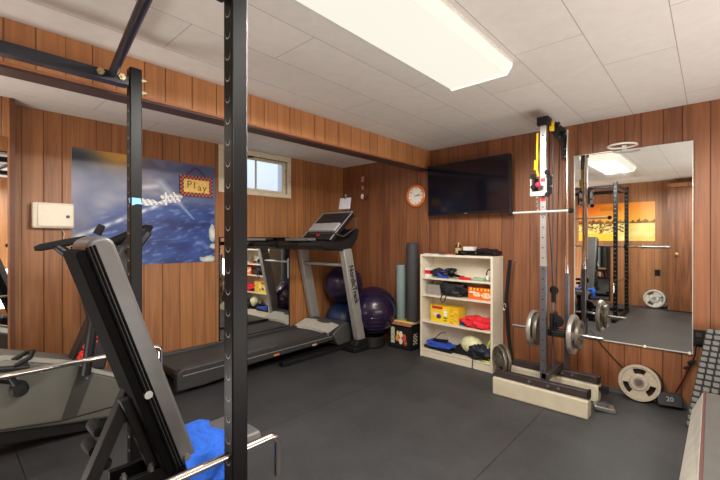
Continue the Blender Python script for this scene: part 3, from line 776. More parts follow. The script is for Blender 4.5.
# swing arms
def arm(x, tip, back, low, stub=None, r=.021):
    k = MB(); tip, back = V((x, *tip)), V((x, *back))
    pts = [tip, tip.lerp(back, .12), tip.lerp(back, .6), back]
    k.tube(pts, .02, 14, rs=[.012, r, r*1.08, r*.95]); g_ = part('grip', k, RUB, el)
    k = MB(); pts = [V((x, *p)) for p in low]; k.tube(pts, .03, 14, rs=[.022, .034, .036, .03, .026][:len(pts)]); part('swing_arm', k, PLASTIC, el)
    if stub:
        k = MB(); k.cyl(V((x, *stub[0])), V((x, *stub[1])), .024, .02); part('grip_stub', k, RUB, el)
arm(-2.79, (.362, 1.165), (.60, 1.22), [(.46, 1.178), (.53, 1.12), (.60, .92), (.64, .72), (.60, .40)], ((.66, 1.25), (.685, 1.305)))
arm(-3.24, (1.135, 1.315), (.85, 1.19), [(.87, 1.2), (.90, 1.1), (.93, .9), (.92, .7), (.85, .40)], r=.036)
k = MB(); k.lathe([(0, 0), (.035, .0), (.042, .012), (.042, .05), (.03, .07), (0, .072)], (-2.85, .30, .395), (1, 0, 0), 24); k.cyl((-2.80, .30, .395), (-2.80, .24, .52), .016); part('crank', k, BLKM, el)
for x, yy, zz in ((-2.74, .15, .56), (-3.22, .55, .40)):
    k = MB(); k.rbox((x, yy, zz), (.13, .36, .03), .012, 3, rotm(math.radians(-8))); pd = part('pedal', k, PLASTIC, el)
    k = MB()
    for i in range(5): k.box((x-.045+i*.022, yy, zz+.018), (.007, .30, .006), rotm(math.radians(-8)))
    part('pedal_ridges', k, SILVER, pd)
    k = MB(); k.tube([(x-.065, yy+.12, zz-.0), (x-.065, yy+.18, zz+.03), (x, yy+.2, zz+.045), (x+.065, yy+.18, zz+.03), (x+.065, yy+.12, zz)], .012, 8); part('toe_guard', k, BLKM, pd)
part('pedal_bar', MB().bar((-2.74, .05, .52), (-2.74, -.5, .3), .03, .04).bar((-2.74, .1, .53), (-2.82, .3, .42), .02, .02), BLKM, el, bevel=.004)

# ================================================================== TREADMILL
tm = thing('treadmill', 'grey and black treadmill facing the corner along the left wall', 'treadmill', (-3.27, 2.3, 0))
xa, xb = -3.605, -3.03
side = [(1.235, .045), (1.235, .17), (1.26, .2), (2.98, .215), (2.98, .13), (1.78, .10), (1.62, .05), (1.45, .04)]
for a, b in ((xb-.06, xb), (xa, xa+.05)):
    k = MB(); k.prism(side, 0, a, b); sd = part('side_rail', k, TMGREY, tm, bevel=.006)
    k = MB(); k.bb((a+.005, 1.27, .198), (b-.005, 2.93, .208), None); part('foot_rail', k, mat('foot rail', (74, 74, 74), .6), sd)
k = MB(); k.bar((xb+.001, 1.28, .155), (xb+.001, 2.96, .168), .004, .006); part('accent_line', k, SILVER, tm)
for yy in (2.15, 2.62):
    k = MB(); k.rbox((xb+.003, yy, .128+.0), (.06, .008, .018), .006, 3, R90); part('badge', k, mat('orange badge', (226, 120, 66), .4) if yy < 2.4 else mat('pale badge', (214, 170, 150), .4), tm)
for yy, zz in ((1.255, .09), (1.34, .065)):
    pass
k = MB(); k.bb((xa+.05, 1.26, .172), (xb-.06, 2.95, .182)); part('running_belt', k, BELT, tm)
k = MB(); k.cyl((xa+.05, 1.262, .15), (xb-.06, 1.262, .15), .032, n=20); part('rear_roller', k, BLKM, tm)
k = MB(); k.bb((xa+.05, 1.3, .09), (xb-.06, 2.95, .165)); part('deck', k, BLKM, tm)
k = MB(); k.bb((xb-.03, 2.2, .01), (xb+.04, 3.08, .05)); k.bb((xa, 2.2, .01), (xa+.05, 3.08, .05)); k.bb((xa, 3.08, .01), (xb+.04, 3.13, .05)); part('base_frame', k, BLKM, tm, bevel=.004)
# motor hood
k = MB(); k.prism([(2.86, .19), (2.89, .215), (2.98, .27), (3.05, .295), (3.12, .28), (3.15, .2), (3.15, .06), (2.94, .06)], 0, xa, xb+.03); hd = part('motor_hood', k, mat('hood charcoal', (74, 74, 74), .4), tm, bevel=.012)
k = MB()
for i in range(12):
    u0 = i/12; u1 = (i+1)/12
    def hp(u, w_): 
        x = xa+.02+u*(xb-xa-.0); yb_ = 2.80+.05*math.sin(PI*u); return (x, yb_+w_, .214+.0*w_+ (w_*.36 if w_ > .05 else w_*.45)+.006)
    k.add([hp(u0, 0), hp(u1, 0), hp(u1, .16), hp(u0, .16)], [(0, 1, 2, 3)]); a_ = hp(u0, 0); b_ = hp(u1, 0)
    k.add([(a_[0], a_[1], a_[2]), (b_[0], b_[1], b_[2]), (b_[0], b_[1], .19), (a_[0], a_[1], .19)], [(0, 1, 2, 3)])
part('hood_band', k, HOOD, tm)
k = MB(); k.bb((xb+.004, 2.98, 0), (xb+.235, 3.215, .06)); k.prism([(3.0, .06), (3.205, .06), (3.19, .13), (3.03, .13)], 0, xb+.12, xb+.23)
part('foot', k, BLKM, tm, bevel=.01)
k = MB(); k.bb((xa, 2.96, 0), (xa+.1, 3.15, .13)); part('foot', k, BLKM, tm, bevel=.01)
for a, b in ((xb+.145, xb+.215), (xa+.01, xa+.08)):
    k = MB(); k.prism([(3.055, .12), (3.175, .12), (2.955, 1.12), (2.83, 1.12)], 0, a, b); part('upright', k, SILVER, tm, bevel=.008)
ang = math.atan2(1.0, -.235); u = V((0, -math.cos(ang), -math.sin(ang))); v = V((0, math.sin(ang)*1, -math.cos(ang)))
tx = xb+.2165; c_ = V((tx, 2.985, .735))
v = V((1, 0, 0)).cross(u)
part('lettering', text_mb('NordicTrack', .088, c_, u, v, .001, bold=.003, squeeze=.92), INKB, tm, smooth=0)
k = MB(); k.cyl((xa+.08, 2.91, .94), (xb+.15, 2.91, .94), .017, n=16); part('crossbar', k, SILVER, tm)
# console tray and handrails
k = MB(); k.prism([(2.50, 1.165), (2.60, 1.115), (2.85, 1.095), (2.97, 1.13), (3.05, 1.22), (3.08, 1.33), (3.03, 1.33), (2.95, 1.24), (2.8, 1.2), (2.6, 1.2)], 0, xa+.0, xb+.215); part('console_tray', k, PLASTIC, tm, bevel=.015, seg=3)
for x in (xa+.04, xb+.19):
    k = MB(); k.tube([(x, 2.25, 1.165), (x, 2.28, 1.168), (x, 2.5, 1.165), (x, 2.65, 1.15), (x, 2.8, 1.14)], .024, 14, rs=[.012, .022, .025, .03, .03]); part('handrail', k, RUB, tm)
Rc = rotm(math.atan2(.34, .38))
cc = V(((xa+xb)/2+.21, 2.88, 1.345))
k = MB(); k.box(cc, (.48, .45, .055), Rc); cs = part('console', k, PLASTIC, tm, bevel=.014, seg=3)
k = MB(); k.box(cc+Rc@V((0, .11, .027)), (.40, .17, .006), Rc); part('display', k, mat('display grey', (44, 46, 52), .2), cs)
k = MB(); k.box(cc+Rc@V((0, -.04, .036)), (.42, .12, .03), Rc); part('book_ledge', k, mat('ledge silver', (186, 186, 190), .35, .2), cs, bevel=.006)
k = MB()
for sx in (-.234, .234): k.box(cc+Rc@V((sx, .0, .028)), (.014, .45, .012), Rc)
k.box(cc+Rc@V((0, .222, .028)), (.48, .014, .012), Rc); part('console_trim', k, SILVER, cs, bevel=.003)
k = MB()
for i in range(7): k.box(cc+Rc@V((-.15+i*.05, -.13, .028)), (.03, .018, .006), Rc)
part('buttons', k, GREYSTEEL, cs)
k = MB(); k.box(cc+Rc@V((-.0, -.16, .029)), (.05, .02, .008), Rc); part('stop_key', k, RED, cs)
k = MB(); k.tube([cc+V((.25, -.17, -.06)), cc+V((.265, -.02, -.1)), cc+V((.26, .17, .0)), cc+V((.245, .19, .11))], .008, 8); part('side_loop', k, GREYSTEEL, cs)
k = MB(); k.rbox(((xa+xb)/2+.08, 2.60, 1.215), (.40, .10, .03), .012, 3); part('accessory_tray', k, mat('tray grey', (110, 110, 112), .4), tm)
# gadget on console
t = thing('tablet_stand', 'small white tablet on a black stand on top of the treadmill console', 'tablet', (-3.11, 3.13, 1.50))
k = MB(); k.box((-3.02, 3.06, 1.615), (.15, .012, .13), rotm(math.radians(-12), 0, .15)); part('tablet', k, mat('tablet white', (196, 198, 204), .3), t, bevel=.004)
k = MB(); k.cyl((-3.05, 3.04, 1.49), (-3.05, 3.075, 1.565), .008); k.cyl((-2.98, 3.04, 1.49), (-2.98, 3.075, 1.565), .008); k.cyl((-3.02, 3.07, 1.665), (-3.02, 3.07, 1.695), .012); k.cyl((-3.02, 3.07, 1.695), (-3.02, 3.07, 1.715), .02); part('stand', k, GREYSTEEL, t)

# ================================================================== BALLS
k = MB(); 
prof = []
R0 = .27
for i in range(41):
    a = PI*i/40; r = R0*math.sin(a); prof.append((max(r, 1e-6)+(.0018*math.sin(i*PI*1.0) if 4 < i < 36 else 0), -R0*math.cos(a)))
k.sphere((-2.87, 3.368, .405), R0, 48)
sb = thing('exercise_ball', 'large glossy purple exercise ball right of the treadmill upright', 'exercise ball', (-2.865, 3.345, 0))
part('ball_shell', k, PURPLE, sb)
k = MB()
for q in range(-5, 6):
    zz = q*.045; rr = math.sqrt(R0*R0-zz*zz)+.0005; k.tube([(-2.87+rr*math.cos(i*PI/24), 3.368+rr*math.sin(i*PI/24), .405+zz) for i in range(48)], .0022, 6, True)
part('ball_ribs', k, PURPLE, sb)
part('valve_plug', MB().sphere((-2.865+.18, 3.345-.215, .37), .006, 10), WHITE, sb)
k = MB(); k.lathe([(.13, 0), (.15, .02), (.14, .125), (.135, .13), (.12, .125), (.11, .02)], (-2.865, 3.345, 0), (0, 0, 1), 32)
single('ball_base', 'low black ring base under the large purple exercise ball', 'ball stand', k, BLKM)
k = MB(); k.sphere((-3.34, 3.36, .67), .235, 40)
b2 = thing('exercise_ball', 'smaller dark purple exercise ball seen between the treadmill uprights', 'exercise ball', (-3.315, 3.34, .43))
part('ball_shell', k, mat('dark purple rubber', (34, 20, 54), .3, coat=.2), b2)
bo = thing('balance_trainer', 'dark blue dome balance trainer with black base behind the treadmill hood', 'balance trainer', (-3.31, 3.31, 0))
k = MB(); k.lathe([(.22, .0), (.23, .02), (.23, .05), (.22, .06)], (-3.37, 3.385, .0), (0, 0, 1), 40); part('base_platform', k, BLKM, bo)
k = MB(); k.lathe([(.22, .06), (.22, .18), (.215, .28), (.18, .36), (.12, .41), (.06, .432), (0, .436)], (-3.37, 3.385, .0), (0, 0, 1), 40); part('dome', k, mat('blue dome rubber', (24, 42, 82), .4), bo)
#SPLIT2
# ================================================================== CRATE + FOAM ROLLS
def crate_fn(a, b):
    c = (20, 20, 22)
    if .04 < a < .24 and .16 < b < .92:
        c = (214, 216, 196) if (int(a*40)+int(b*14)) % 3 else (96, 130, 66)
    cells = [(.40, .42, .16, (226, 132, 60)), (.58, .30, .15, (238, 214, 176)), (.76, .50, .17, (196, 74, 52)), (.58, .62, .15, (240, 226, 200)), (.82, .24, .13, (160, 66, 46)), (.42, .68, .1, (230, 220, 110))]
    for cx, cy, r, cc in cells:
        if math.hypot(a-cx, (b-cy)*.62) < r*.62: c = mixc(cc, (250, 240, 220), .4*nz(a*14, b*9)+.1)
    return c
CX0, CX1, CY0, CY1, CZ = -2.71, -2.405, 3.455, 3.63, .272
cr = thing('storage_crate', 'low black crate with colourful picture panel, holding two foam rolls', 'crate', ((CX0+CX1)/2, (CY0+CY1)/2, 0))
k = MB(); th_ = .01
k.bb((CX0, CY0, .0), (CX1, CY1, .012)); k.bb((CX0, CY0, .012), (CX1, CY0+th_, CZ)); k.bb((CX0, CY1-th_, .012), (CX1, CY1, CZ)); k.bb((CX0, CY0+th_, .012), (CX0+th_, CY1-th_, CZ)); k.bb((CX1-th_, CY0+th_, .012), (CX1, CY1-th_, CZ))
part('box', k, BLKM, cr, bevel=.002)
k = MB(); k.grid((CX0+.02, CY0-.0012, .02), (CX1-CX0-.05, 0, 0), (0, 0, CZ-.04), 44, 26, crate_fn); part('picture_panel', k, PRINTM, cr, smooth=0)
k = MB(); k.grid((CX1+.0012, CY0+.02, .03), (0, .12, 0), (0, 0, .17), 12, 16, lambda a, b: (206, 200, 176) if (.2 < a < .8 and .2 < b < .9 and int(b*9+a*5) % 2) else (24, 24, 26)); part('side_label', k, PRINTM, cr, smooth=0)
k = MB(); k.box(((CX0+CX1)/2, CY0-.012, CZ+.012), (CX1-CX0+.03, .05, .005), rotm(.5)); k.box((CX0-.01, (CY0+CY1)/2, CZ+.02), (.04, CY1-CY0, .005), rotm(0, .6)); part('card_flap', k, CARD, cr)
k = MB(); k.rbox((-2.545, 3.545, CZ+.018), (.27, .15, .03), .01, 3); tb = thing('folded_cloth', 'cream folded cloth on the crate under the foam rolls', 'cloth', (-2.585, 3.545, CZ)); part('fold', k, mat('cream cloth', (226, 208, 170), .9), tb); k = MB(); k.rbox((-2.545, 3.545, CZ+.035), (.265, .145, .005), .002, 2); part('fold', k, YEL, tb)
def roll(name, label, x, y, z0, z1, r, m):
    t = thing(name, label, 'foam roll', (x, y, z0)); k = MB()
    k.lathe([(r*.25, z1-z0-.006), (r*.5, z1-z0-.002), (r-.004, z1-z0), (r, z1-z0-.006), (r, .006), (r-.004, 0), (0.0, 0)], (x, y, z0), (0, 0, 1), 32); part('roll', k, m, t)
    k = MB(); pts = [(x+(.012+(r-.02)*i/60)*math.cos(i*.42), y+(.012+(r-.02)*i/60)*math.sin(i*.42), z1+.0005) for i in range(60)]; k.tube(pts, .0022, 6); part('spiral_edge', k, BLKM, t)
roll('exercise_mat', 'rolled pale teal exercise mat standing on the crate', -2.607, 3.545, CZ+.036, .93, .052, TEAL)
roll('exercise_mat', 'taller rolled dark grey exercise mat standing beside the teal one', -2.455, 3.555, CZ+.036, 1.175, .066, MATG)

# ================================================================== BOOKSHELF
Rb = rotm(0, 0, math.radians(-1.6)); O = V((-2.255, 3.405, 0)); BWd, BD, BH = .793, .224, 1.062
bc = thing('bookshelf', 'cream four-tier bookshelf full of gym gear under the television', 'bookshelf', O, math.radians(-1.6))
def L2(p): return O+Rb@V(p)
def lbox(a, b, **q):
    k = MB(); a, b = V(a), V(b); k.box(L2((a+b)/2), [abs(x) for x in (b-a)], Rb); return k
part('side_panel', lbox((0, 0, 0), (.022, BD, BH)), CREAM, bc, bevel=.002)
part('side_panel', lbox((BWd-.022, 0, 0), (BWd, BD, BH)), CREAM, bc, bevel=.002)
part('top_panel', lbox((.022, 0, BH-.022), (BWd-.022, BD, BH)), CREAM, bc, bevel=.002)
SZ = [.085, .375, .648, .826]
for z in SZ: part('shelf', lbox((.022, .004, z-.02), (BWd-.022, BD-.004, z)), CREAM, bc, bevel=.002)
part('kick_board', lbox((.022, .008, 0), (BWd-.022, .02, SZ[0]-.024)), CREAM, bc)
part('back_panel', lbox((.022, BD-.006, .0), (BWd-.022, BD, BH-.02)), CREAM, bc)
def SX(px): return (px-424.5)/(492-424.5)*.735+.04          # measured positions along the shelf, metres
def put(name, label, cat, mb, m, **q): return single(name, label, cat, mb, m, **q)
def sb_(a, b, y0, y1, z0, z1, cols=None):
    k = MB(); k.box(L2(((a+b)/2, (y0+y1)/2, (z0+z1)/2)), (b-a, y1-y0, z1-z0), Rb); return k
# --- on top
k = sb_(.03, .20, .02, .18, BH, BH+.006); put('magazine', 'white magazine lying flat at the left end of the bookshelf top', 'magazine', k, PAPER, smooth=0)
k = sb_(.10, .27, .04, .17, BH+.0065, BH+.012); put('magazine', 'dark-covered magazine on top of the white one on the bookshelf', 'magazine', k, mat('slate cover', (84, 88, 104), .4), smooth=0)
k = sb_(.275, .34, .03, .12, BH, BH+.008); put('leaflet', 'small red and white leaflet on the bookshelf top', 'leaflet', k, mat('pink leaflet', (224, 150, 140), .5), smooth=0)
t = thing('jar', 'dark jar with gold lid and label on the bookshelf top', 'jar', L2((.40, .08, BH)))
k = MB(); k.lathe([(.028, 0), (.03, .006), (.03, .085), (.024, .1), (.0, .1)], L2((.40, .08, BH)), (0, 0, 1), 20); part('body', k, mat('brown glass', (60, 44, 30), .2), t)
k = MB(); k.lathe([(.026, 0), (.026, .022), (.0, .023)], L2((.40, .08, BH+.1)), (0, 0, 1), 20); part('lid', k, GOLD, t)
k = MB(); k.lathe([(.0305, .02), (.0305, .07)], L2((.40, .08, BH)), (0, 0, 1), 20); part('label_band', k, mat('jar label', (190, 168, 110), .6), t)
k = sb_(.44, .55, .10, .17, BH, BH+.082); put('small_box', 'small white box behind the disc player on the bookshelf top', 'box', k, PAPER, bevel=.002)
t = thing('disc_player', 'slim black disc player on the right end of the bookshelf top', 'disc player', L2((.6, .09, BH)))
part('case', sb_(.43, .80, .02, .185, BH+.006, BH+.046), PLASTIC, t, bevel=.003)
part('front_panel', sb_(.44, .79, .016, .02, BH+.012, BH+.038), mat('gloss black', (14, 14, 16), .12), t)
for x in (.45, .78): part('foot', sb_(x-.01, x+.01, .04, .17, BH, BH+.006), RUB, t)
k = MB(); k.lathe([(.006, 0), (.006, .004), (0, .005)], L2((.62, .017, BH+.026)), Rb@V((0, -1, 0)), 12); part('knob', k, STEEL, t)
for i in range(3): part('button', sb_(.47+i*.02, .48+i*.02, .013, .017, BH+.022, BH+.028), STEEL, t)
k = MB(); k.rbox(L2((.69, .10, BH+.056)), (.17, .11, .018), .006, 3, Rb); k.box(L2((.67, .09, BH+.068)), (.06, .05, .008), Rb)
put('router', 'small black router resting on the disc player', 'router', k, mat('router black', (24, 24, 26), .4))
# --- first shelf
z = SZ[3]
t = thing('small_box', 'small red and white box at the left of the upper shelf', 'box', L2((.07, .08, z)))
part('carton', sb_(.04, .095, .03, .13, z, z+.095), PAPER, t); part('printed_band', sb_(.039, .096, .029, .131, z+.03, z+.07), RED, t)
t = thing('resistance_tubes', 'tangle of black and blue resistance tubes on the upper shelf', 'resistance tubes', L2((.25, .08, z)))
for i, m in enumerate((BLKM, BLKM, BLUE, BLKM, GREYSTEEL, BLKM)):
    k = MB(); pts = []
    for q in range(40):
        a = q*.35+i; pts.append(L2((.22+.02*i+(.10-.012*i)*math.cos(a*.6+i)+.02*nz(q*.3, i), .085+.05*math.sin(a*.9+i), z+.014+.006*i+.045*abs(math.sin(a*.31+i))*(1.2-.012*q))))
    k.tube(pts, .0075, 8); part('tube', k, m, t)
k = MB(); k.blob(L2((.17, .09, z+.045)), (.15, .12, .1), 3, .25); part('grip_bundle', k, mat('dark grip foam', (30, 30, 38), .7), t)
k = MB(); k.cyl(L2((.20, .03, z+.014)), L2((.32, .02, z+.014)), .012); part('handle', k, BLUE, t)
t = thing('hand_pump', 'slim black hand pump lying across the upper shelf', 'pump', L2((.38, .07, z)))
k = MB(); k.cyl(L2((.30, .10, z+.045)), L2((.46, .05, z+.018)), .012, .014); part('barrel', k, BLKM, t); k = MB(); k.cyl(L2((.455, .05, z+.019)), L2((.475, .045, z+.019)), .018); part('nozzle', k, RED, t)
k = sb_(.44, .56, .015, .05, z, z+.028); put('skipping_rope_handle', 'short red handle at the front of the upper shelf', 'handle', k, RED, bevel=.008)
k = MB(); k.rbox(L2((.63, .06, z+.014)), (.12, .06, .028), .01, 3, Rb); put('plastic_case', 'pale green plastic case at the right of the upper shelf', 'case', k, mat('pale green', (150, 184, 160), .4))
t = thing('headphones', 'pair of white and black headphones at the right end of the upper shelf', 'headphones', L2((.74, .07, z)))
k = MB(); k.tube([L2((.73+.03*math.cos(a_), .07, z+.06+.05*math.sin(a_))) for a_ in [i*PI/8-.3 for i in range(10)]], .006, 8); part('headband', k, BLKM, t)
for q in (.705, .76):
    k = MB(); k.lathe([(.024, 0), (.026, .01), (.02, .022), (0, .024)], L2((q, .07, z+.03)), (1, 0, 0), 18); part('ear_cup', k, WHITE if q < .73 else BLKM, t)
# --- second shelf
z = SZ[2]
k = sb_(.05, .22, .04, .17, z, z+.10); put('plain_box', 'plain grey box at the left of the middle shelf', 'box', k, GREYBOX, bevel=.003)
t = thing('gear_bag', 'crumpled black bag with hanging strap on the middle shelf', 'bag', L2((.36, .08, z)))
k = MB(); k.blob(L2((.35, .085, z+.062)), (.30, .15, .155), 5, .5, 30, 2.6); part('bag_body', k, mat('black nylon', (30, 30, 32), .6, bump=.6), t)
k = MB(); k.blob(L2((.27, .05, z+.09)), (.10, .09, .11), 8, .5, 20); part('pocket', k, mat('black nylon', (30, 30, 32), .6), t)
k = MB(); k.tube([L2((.28, .02, z+.05)), L2((.26, -.005, z+.0)), L2((.25, -.008, z-.04)), L2((.27, -.006, z-.06)), L2((.30, -.006, z-.04)), L2((.31, .0, z+.01)), L2((.33, .02, z+.04))], .005, 8); part('strap', k, BLKM, t)
def orange_fn(a, b):
    c = (236, 104, 34)
    if b > .78: c = (246, 210, 60) if int(a*14) % 2 else (226, 80, 30)
    if math.hypot((a-.35)*1.4, b-.45) < .22 or math.hypot((a-.72)*1.4, b-.4) < .26: c = mixc((246, 232, 196), (226, 120, 70), .6*abs(fbm(a*9, b*9))*2)
    if .05 < a < .3 and .55 < b < .68: c = (240, 240, 230)
    return c
t = thing('carton', 'orange printed carton at the right of the middle shelf', 'carton', L2((.63, .08, z)))
part('box', sb_(.53, .785, .035, .17, z, z+.11), mat('orange card', (232, 110, 40), .5), t)
k = MB(); k.grid(L2((.531, .034, z+.002)), Rb@V((.253, 0, 0)), (0, 0, .106), 40, 20, orange_fn); part('printed_front', k, PRINTM, t, smooth=0)
# --- third shelf
z = SZ[1]
def yellow_fn(a, b):
    c = (242, 206, 20)
    if a > .70: return (236, 180, 24) if a < .72 or a > .96 or b > .9 else mixc((244, 196, 40), (120, 88, 30), max(0, nz(a*9, b*7)))
    if math.hypot((a-.20)*1.5, b-.48) < .16: c = (236, 208, 190)
    if math.hypot((a-.30)*1.5, b-.36) < .14: c = (80, 50, 104)
    if .48 < a < .62 and .12 < b < .85 and int(b*16) % 3: c = (60, 130, 70) if b < .4 else (250, 250, 240)
    if .05 < a < .45 and b > .82: c = (200, 40, 40)
    return c
t = thing('carton', 'yellow printed carton on the third shelf', 'carton', L2((.27, .08, z)))
part('box', sb_(.11, .43, .03, .17, z, z+.165), mat('yellow card', (240, 204, 40), .5), t)
k = MB(); k.grid(L2((.111, .029, z+.002)), Rb@V((.318, 0, 0)), (0, 0, .16), 54, 28, yellow_fn); part('printed_front', k, PRINTM, t, smooth=0)
k = MB(); k.rbox(L2((.475, .10, z+.028)), (.10, .10, .056), .015, 3, Rb); put('knee_wrap', 'folded dark blue wrap between the yellow carton and the red cloth', 'wrap', k, mat('dark blue cloth', (36, 54, 120), .8))
k = MB(); k.blob(L2((.62, .08, z+.042)), (.33, .17, .13), 11, .45, 34, 2.4); k2 = MB()
put('red_cloth', 'crumpled bright red shirt on the third shelf', 'shirt', k, REDCLOTH)
# --- bottom shelf
z = SZ[0]
t = thing('foam_pad', 'blue and black foam pads piled at the left of the bottom shelf', 'foam pads', L2((.2, .08, z)))
for i, (dx, dz, an, m) in enumerate(((0, .02, .04, BLKM), (.01, .045, -.05, mat('royal blue foam', (52, 84, 190), .6)), (-.02, .07, .08, mat('royal blue foam', (52, 84, 190), .6)))):
    k = MB(); k.rbox(L2((.20+dx, .08, z+dz)), (.32-.05*i, .14, .024), .008, 3, Rb@rotm(0, an)); part('pad', k, m, t)
t = thing('chrome_handle', 'chrome cable handle lying on the blue foam pads', 'cable handle', L2((.2, .07, z+.09)))
k = MB(); k.tube([L2((.12, .05, z+.09)), L2((.2, .08, z+.17)), L2((.27, .07, z+.19)), L2((.31, .05, z+.11))], .006, 8); part('frame', k, CHROME, t); k = MB(); k.cyl(L2((.13, .05, z+.095)), L2((.30, .05, z+.11)), .014); part('grip', k, RUB, t)
k = MB(); k.prism([(0, 0), (.22, 0), (.2, .03), (.07, .10), (.02, .08)], 1, 0, .1); k.v = [L2((.36+p.x, .06+p.y, z+p.z)) for p in k.v]
put('ab_wedge', 'black wedge pad in the middle of the bottom shelf', 'wedge', k, BLKM, bevel=.006)
t = thing('medicine_ball', 'cream ball at the back of the bottom shelf', 'ball', L2((.52, .115, z)))
k = MB(); k.sphere(L2((.53, .11, z+.107)), .1, 28, (1.12, .78, .86)); part('ball_shell', k, mat('cream rubber', (222, 222, 176), .4), t)
t = thing('mesh_bag', 'round black mesh bag with straps at the right of the bottom shelf', 'bag', L2((.65, .06, z)))
k = MB(); k.blob(L2((.655, .045, z+.068)), (.23, .13, .155), 21, .35, 30); part('bag_body', k, DKNAVY, t)
for i in range(4):
    k = MB(); k.tube([L2((.58+i*.02, .0, z+.13-.02*i)), L2((.64+i*.02, -.025, z+.07)), L2((.70+i*.01, -.02, z+.02+.02*i))], .004, 6); part('strap', k, BLKM, t)
k = MB(); k.tube([L2((.60, -.01, z+.02)), L2((.605, -.02, z-.04)), L2((.60, -.018, z-.07)), L2((.615, -.018, z-.085))], .004, 6); part('strap', k, BLKM, t)
k = MB(); k.tube([L2((.76+.04*math.cos(a_), .05, z+.10+.095*math.sin(a_))) for a_ in [i*PI/10-.2*PI for i in range(17)]], .008, 8, False); k.tube([L2((.62, .02, z+.008)), L2((.70, .01, z+.008)), L2((.78, .02, z+.008))], .007, 8)
put('resistance_loop', 'lime green resistance tube at the right end of the bottom shelf', 'resistance tube', k, LIME)

# ================================================================== CABLE MACHINE
cm = thing('cable_machine', 'steel cable pulley tower standing on two beige wooden blocks', 'cable machine', (-.9, 3.15, 0))
for y0 in (2.943, 3.303):
    x0, x1 = (-1.275, -.612) if y0 < 3.2 else (-1.27, -.62)
    k = MB(); k.prism([(x0, 0.0), (x0, .135), (x1, .125), (x1, .0)], 1, y0, y0+.10); part('base_block', k, BEIGE, cm, bevel=.01, seg=3)
    k = MB(); k.bb((x0+.01, y0+.022, .1355), (x1+.0, y0+.075, .185)); ft = part('base_foot', k, mat('dark brown steel', (70, 62, 62), .4, .3), cm, bevel=.004)
    k = MB(); k.bb((x1-.012, y0+.02, .134), (x1+.003, y0+.077, .187)); part('end_cap', k, BLKM, ft)
    for x in (-1.0, -.87, -.80):
        k = MB(); k.cyl((x, y0+.025, .16), (x, y0+.012, .16), .011, n=6); part('bolt', k, STEEL, ft)
k = MB(); k.bb((-.93, 3.0, .187), (-.875, 3.38, .235)); part('base_link', k, mat('dark brown steel', (70, 62, 62), .4, .3), cm, bevel=.004)
def holes(k, x, y, z0, z1, dz, r=.005):
    z = z0
    while z < z1: k.cyl((x, y, z), (x, y-.0014, z), r, n=10); z += dz
SILV = mat('zinc steel', (178, 178, 180), .32, .75); SILD = mat('gunmetal steel', (98, 98, 104), .38, .6)
k = MB(); k.bb((-.937, 3.0, .187), (-.897, 3.04, 1.02)); k.mi = 1; holes(k, -.917, 3.0, .25, 1.0, .075); part('lower_upright', k, [SILD, HOLE], cm, bevel=0)
k = MB(); k.bb((-.937, 3.0, 1.02), (-.897, 3.04, 2.06)); k.mi = 1; holes(k, -.917, 3.0, 1.08, 2.05, .075); part('upper_upright', k, [SILV, HOLE], cm, bevel=0)
k = MB(); k.bb((-.862, 3.345, .19), (-.832, 3.385, .95)); part('rear_upright', k, SILD, cm, bevel=.003)
k = MB(); k.cyl((-.845, 3.35, .95), (-.845, 3.35, 2.08), .0125, n=16); part('guide_rod', k, CHROME, cm)
k = MB(); k.cyl((-.895, 3.16, .2), (-.895, 3.16, 2.06), .006, n=14); part('guide_rod', k, SILD, cm)
k = MB(); k.bb((-.955, 2.975, 2.055), (-.875, 3.07, 2.115)); part('top_cap', k, BLKM, cm, bevel=.006)
k = MB(); k.bb((-.925, 3.05, 2.045), (-.885, 3.38, 2.095)); part('top_beam', k, BLKM, cm, bevel=.004)
k = MB(); k.prism([(3.12, 1.98), (3.12, 2.10), (3.37, 2.10), (3.37, 1.84), (3.30, 1.84), (3.27, 1.95)], 0, -.87, -.862); pl = part('gusset_plate', k, BLKM, cm, bevel=.002)
for yy, zz in ((3.15, 2.06), (3.2, 2.0), (3.33, 2.06), (3.33, 1.93), (3.33, 1.87)):
    part('bolt', MB().cyl((-.863, yy, zz), (-.853, yy, zz), .008, n=6), STEEL, pl)
for zz, yy in ((2.06, 3.10), (2.03, 3.26)):
    k = MB(); k.lathe([(.0, -.012), (.028, -.012), (.03, -.008), (.022, -.002), (.022, .002), (.03, .008), (.028, .012), (0, .012)], (-.846, yy, zz), (1, 0, 0), 24); pu = part('pulley', k, RUB, cm); part('axle', MB().cyl((-.862, yy, zz), (-.828, yy, zz), .006), STEEL, pu)
k = MB(); k.bb((-.89, 3.05, 2.02), (-.862, 3.085, 2.085)); part('warning_label', k, YEL, cm, bevel=.003)
# strap and trolley
k = MB(); k.tube([(-.953, 2.992, 2.0), (-.955, 2.99, 1.9), (-.953, 2.988, 1.82), (-.957, 2.985, 1.74), (-.945, 2.984, 1.68)], .008, 8); k.tube([(-.965, 2.99, 1.80), (-.966, 2.985, 1.73)], .011, 8); part('lifting_strap', k, YEL, cm)
tr = MB(); tr.bb((-.975, 2.955, 1.55), (-.962, 3.05, 1.67)); tr.bb((-.882, 2.955, 1.55), (-.868, 3.06, 1.69)); tb = part('trolley', tr, BLKM, cm, bevel=.003)
k = MB(); k.bb((-.985, 2.945, 1.535), (-.875, 2.955, 1.565)); k.bb((-.99, 2.945, 1.535), (-.982, 2.955, 1.66)); k.bb((-.885, 2.945, 1.56), (-.878, 2.955, 1.66)); part('white_bracket', k, WHITE, tb, bevel=.002)
k = MB(); k.sphere((-.935, 2.945, 1.615), .02, 14); part('red_knob', k, mat('magenta red', (214, 36, 84), .4), tb)
